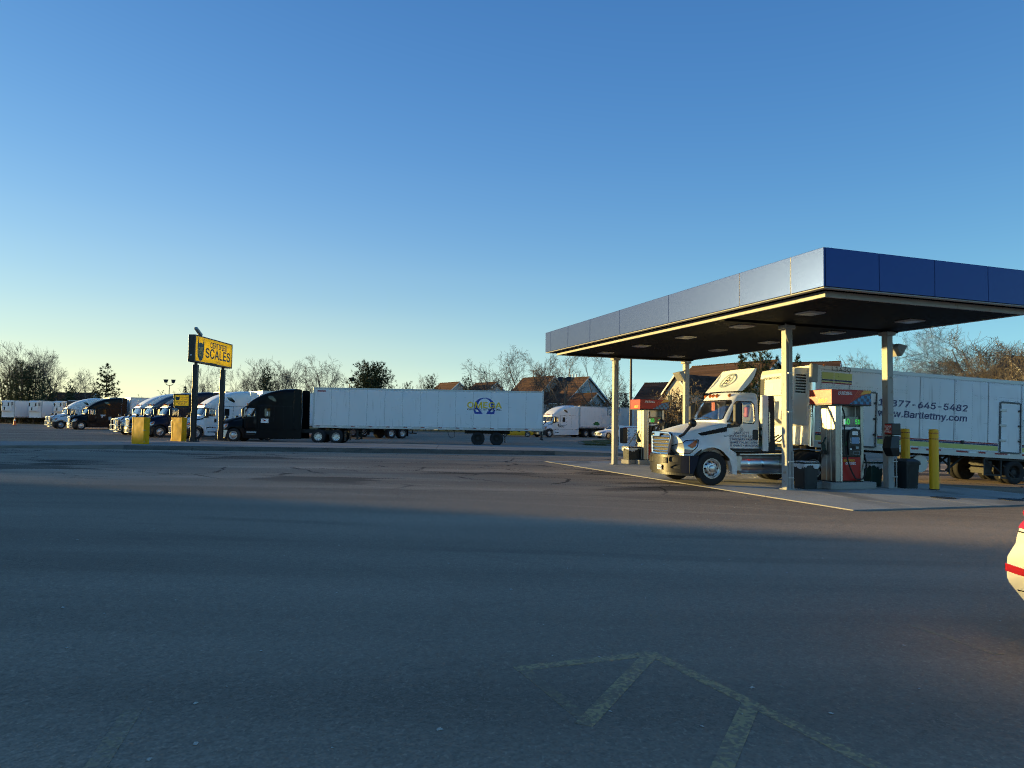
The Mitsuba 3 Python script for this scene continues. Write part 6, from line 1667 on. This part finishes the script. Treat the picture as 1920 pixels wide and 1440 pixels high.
apex(small, 930, 138, 7.0, RZ, 'brown_roofed_house', 'right one of the two small brown roofs over the omega trailer')
dark = gable_house(9.0, 7.0, 3.4, 6.1, 'trim_white')
apex(dark, 178, 142, 9.0, math.radians(-8), 'dark_roofed_house', 'low dark roofed house with a pale gable behind the far left trucks')
mid = gable_house(11.0, 10.0, 4.6, 8.4, 'siding_cream', dormer=(-1.5, 3.4, 1.8, 5.2, 7.0), windows=[('y', 3.0, 2.6, 1.2, 1.5), ('x', 1.5, 3, 1, 1.4)])
apex(mid, 1455, 72, 11.0, math.radians(-58), 'brown_roofed_house', 'brown roofed house with cream gables behind the truck deflector')
apex(gable_house(6.0, 7.0, 4.4, 7.0, 'siding_grey'), 1296, 88, 6.0, math.radians(-38), 'brown_roofed_house', 'dark brown roof left of the far column, behind the brown bushes')
apex(gable_house(9.0, 8.0, 6.4, 9.3, 'trim_white'), 1572, 82, 9.0, math.radians(-30), 'brown_roofed_house', 'brown roof with a white gable above the trailer number')
apex(gable_house(9.0, 9.0, 5.6, 10.3, 'siding_cream', windows=[('x', 0, 6, 1, 1.3)]), 1892, 82, 9.0, math.radians(203), 'yellow_gabled_house', 'sunlit yellowish gabled house behind the reddish trees at the right edge')

# fallen bits on the asphalt
rng = np.random.default_rng(8)
bits = []
for k in range(110):
    d = 3.2 + 24 * rng.random() ** 1.7
    x = d * rng.uniform(-0.7, 0.7)
    r = rng.uniform(0.006, 0.022)
    a = rng.random() * 3.14
    v = np.array([[-1, -0.5, 0], [1, -0.6, 0], [0.8, 0.6, 0.15], [-0.7, 0.5, 0.1], [0, 0, 0.55]]) * r
    c_, s_ = math.cos(a), math.sin(a)
    v[:, :2] = v[:, :2] @ np.array([[c_, s_], [-s_, c_]])
    bits.append(trimesh.Trimesh(v + [x, d, 0.004], [[0, 1, 4], [1, 2, 4], [2, 3, 4], [3, 0, 4]], process=False))
scene['litter'] = mikit.ply(tm(bits), 'litter_bits')
bsdf('litter_bits', [0.42, 0.40, 0.36], rough=0.8)
labels['litter'] = {'label': 'pale grit and litter specks on the dark asphalt', 'category': 'litter', 'kind': 'stuff'}

# ---------------------------------------------------------------- outside the frame: what casts the long shadows
store = Kit()
store.add('wall', box(-118, -73.5, -25, 40.8, 0, 6.52), 'siding_cream')
store.add('roof', box(-118.4, -73.2, -25.4, 41.0, 6.52, 6.77), 'soffit_dark')
store.place('store_building', 'flat roofed shop beyond the left edge of the view', 'shop')
van.place('semi_trailer', 'white trailer parked beyond the left edge of the view, beside the shop', 'trailer', MAT(-72.0, 42.5, 0, math.radians(-92), s=1.15), swap=TS)
SH = BARE[2]
for x, y, s, lab in ((-64.0, 44.6, 0.60, 'small bare tree outside the left edge of the view'), (-82.0, 63.0, 0.9, 'bare tree farther outside the left edge of the view'), (-70.0, 58.0, 0.62, 'bare tree by the parked trailer outside the view')):
    SH.place('bare_tree', lab, 'tree', MAT(x, y, 0, x, s=s))
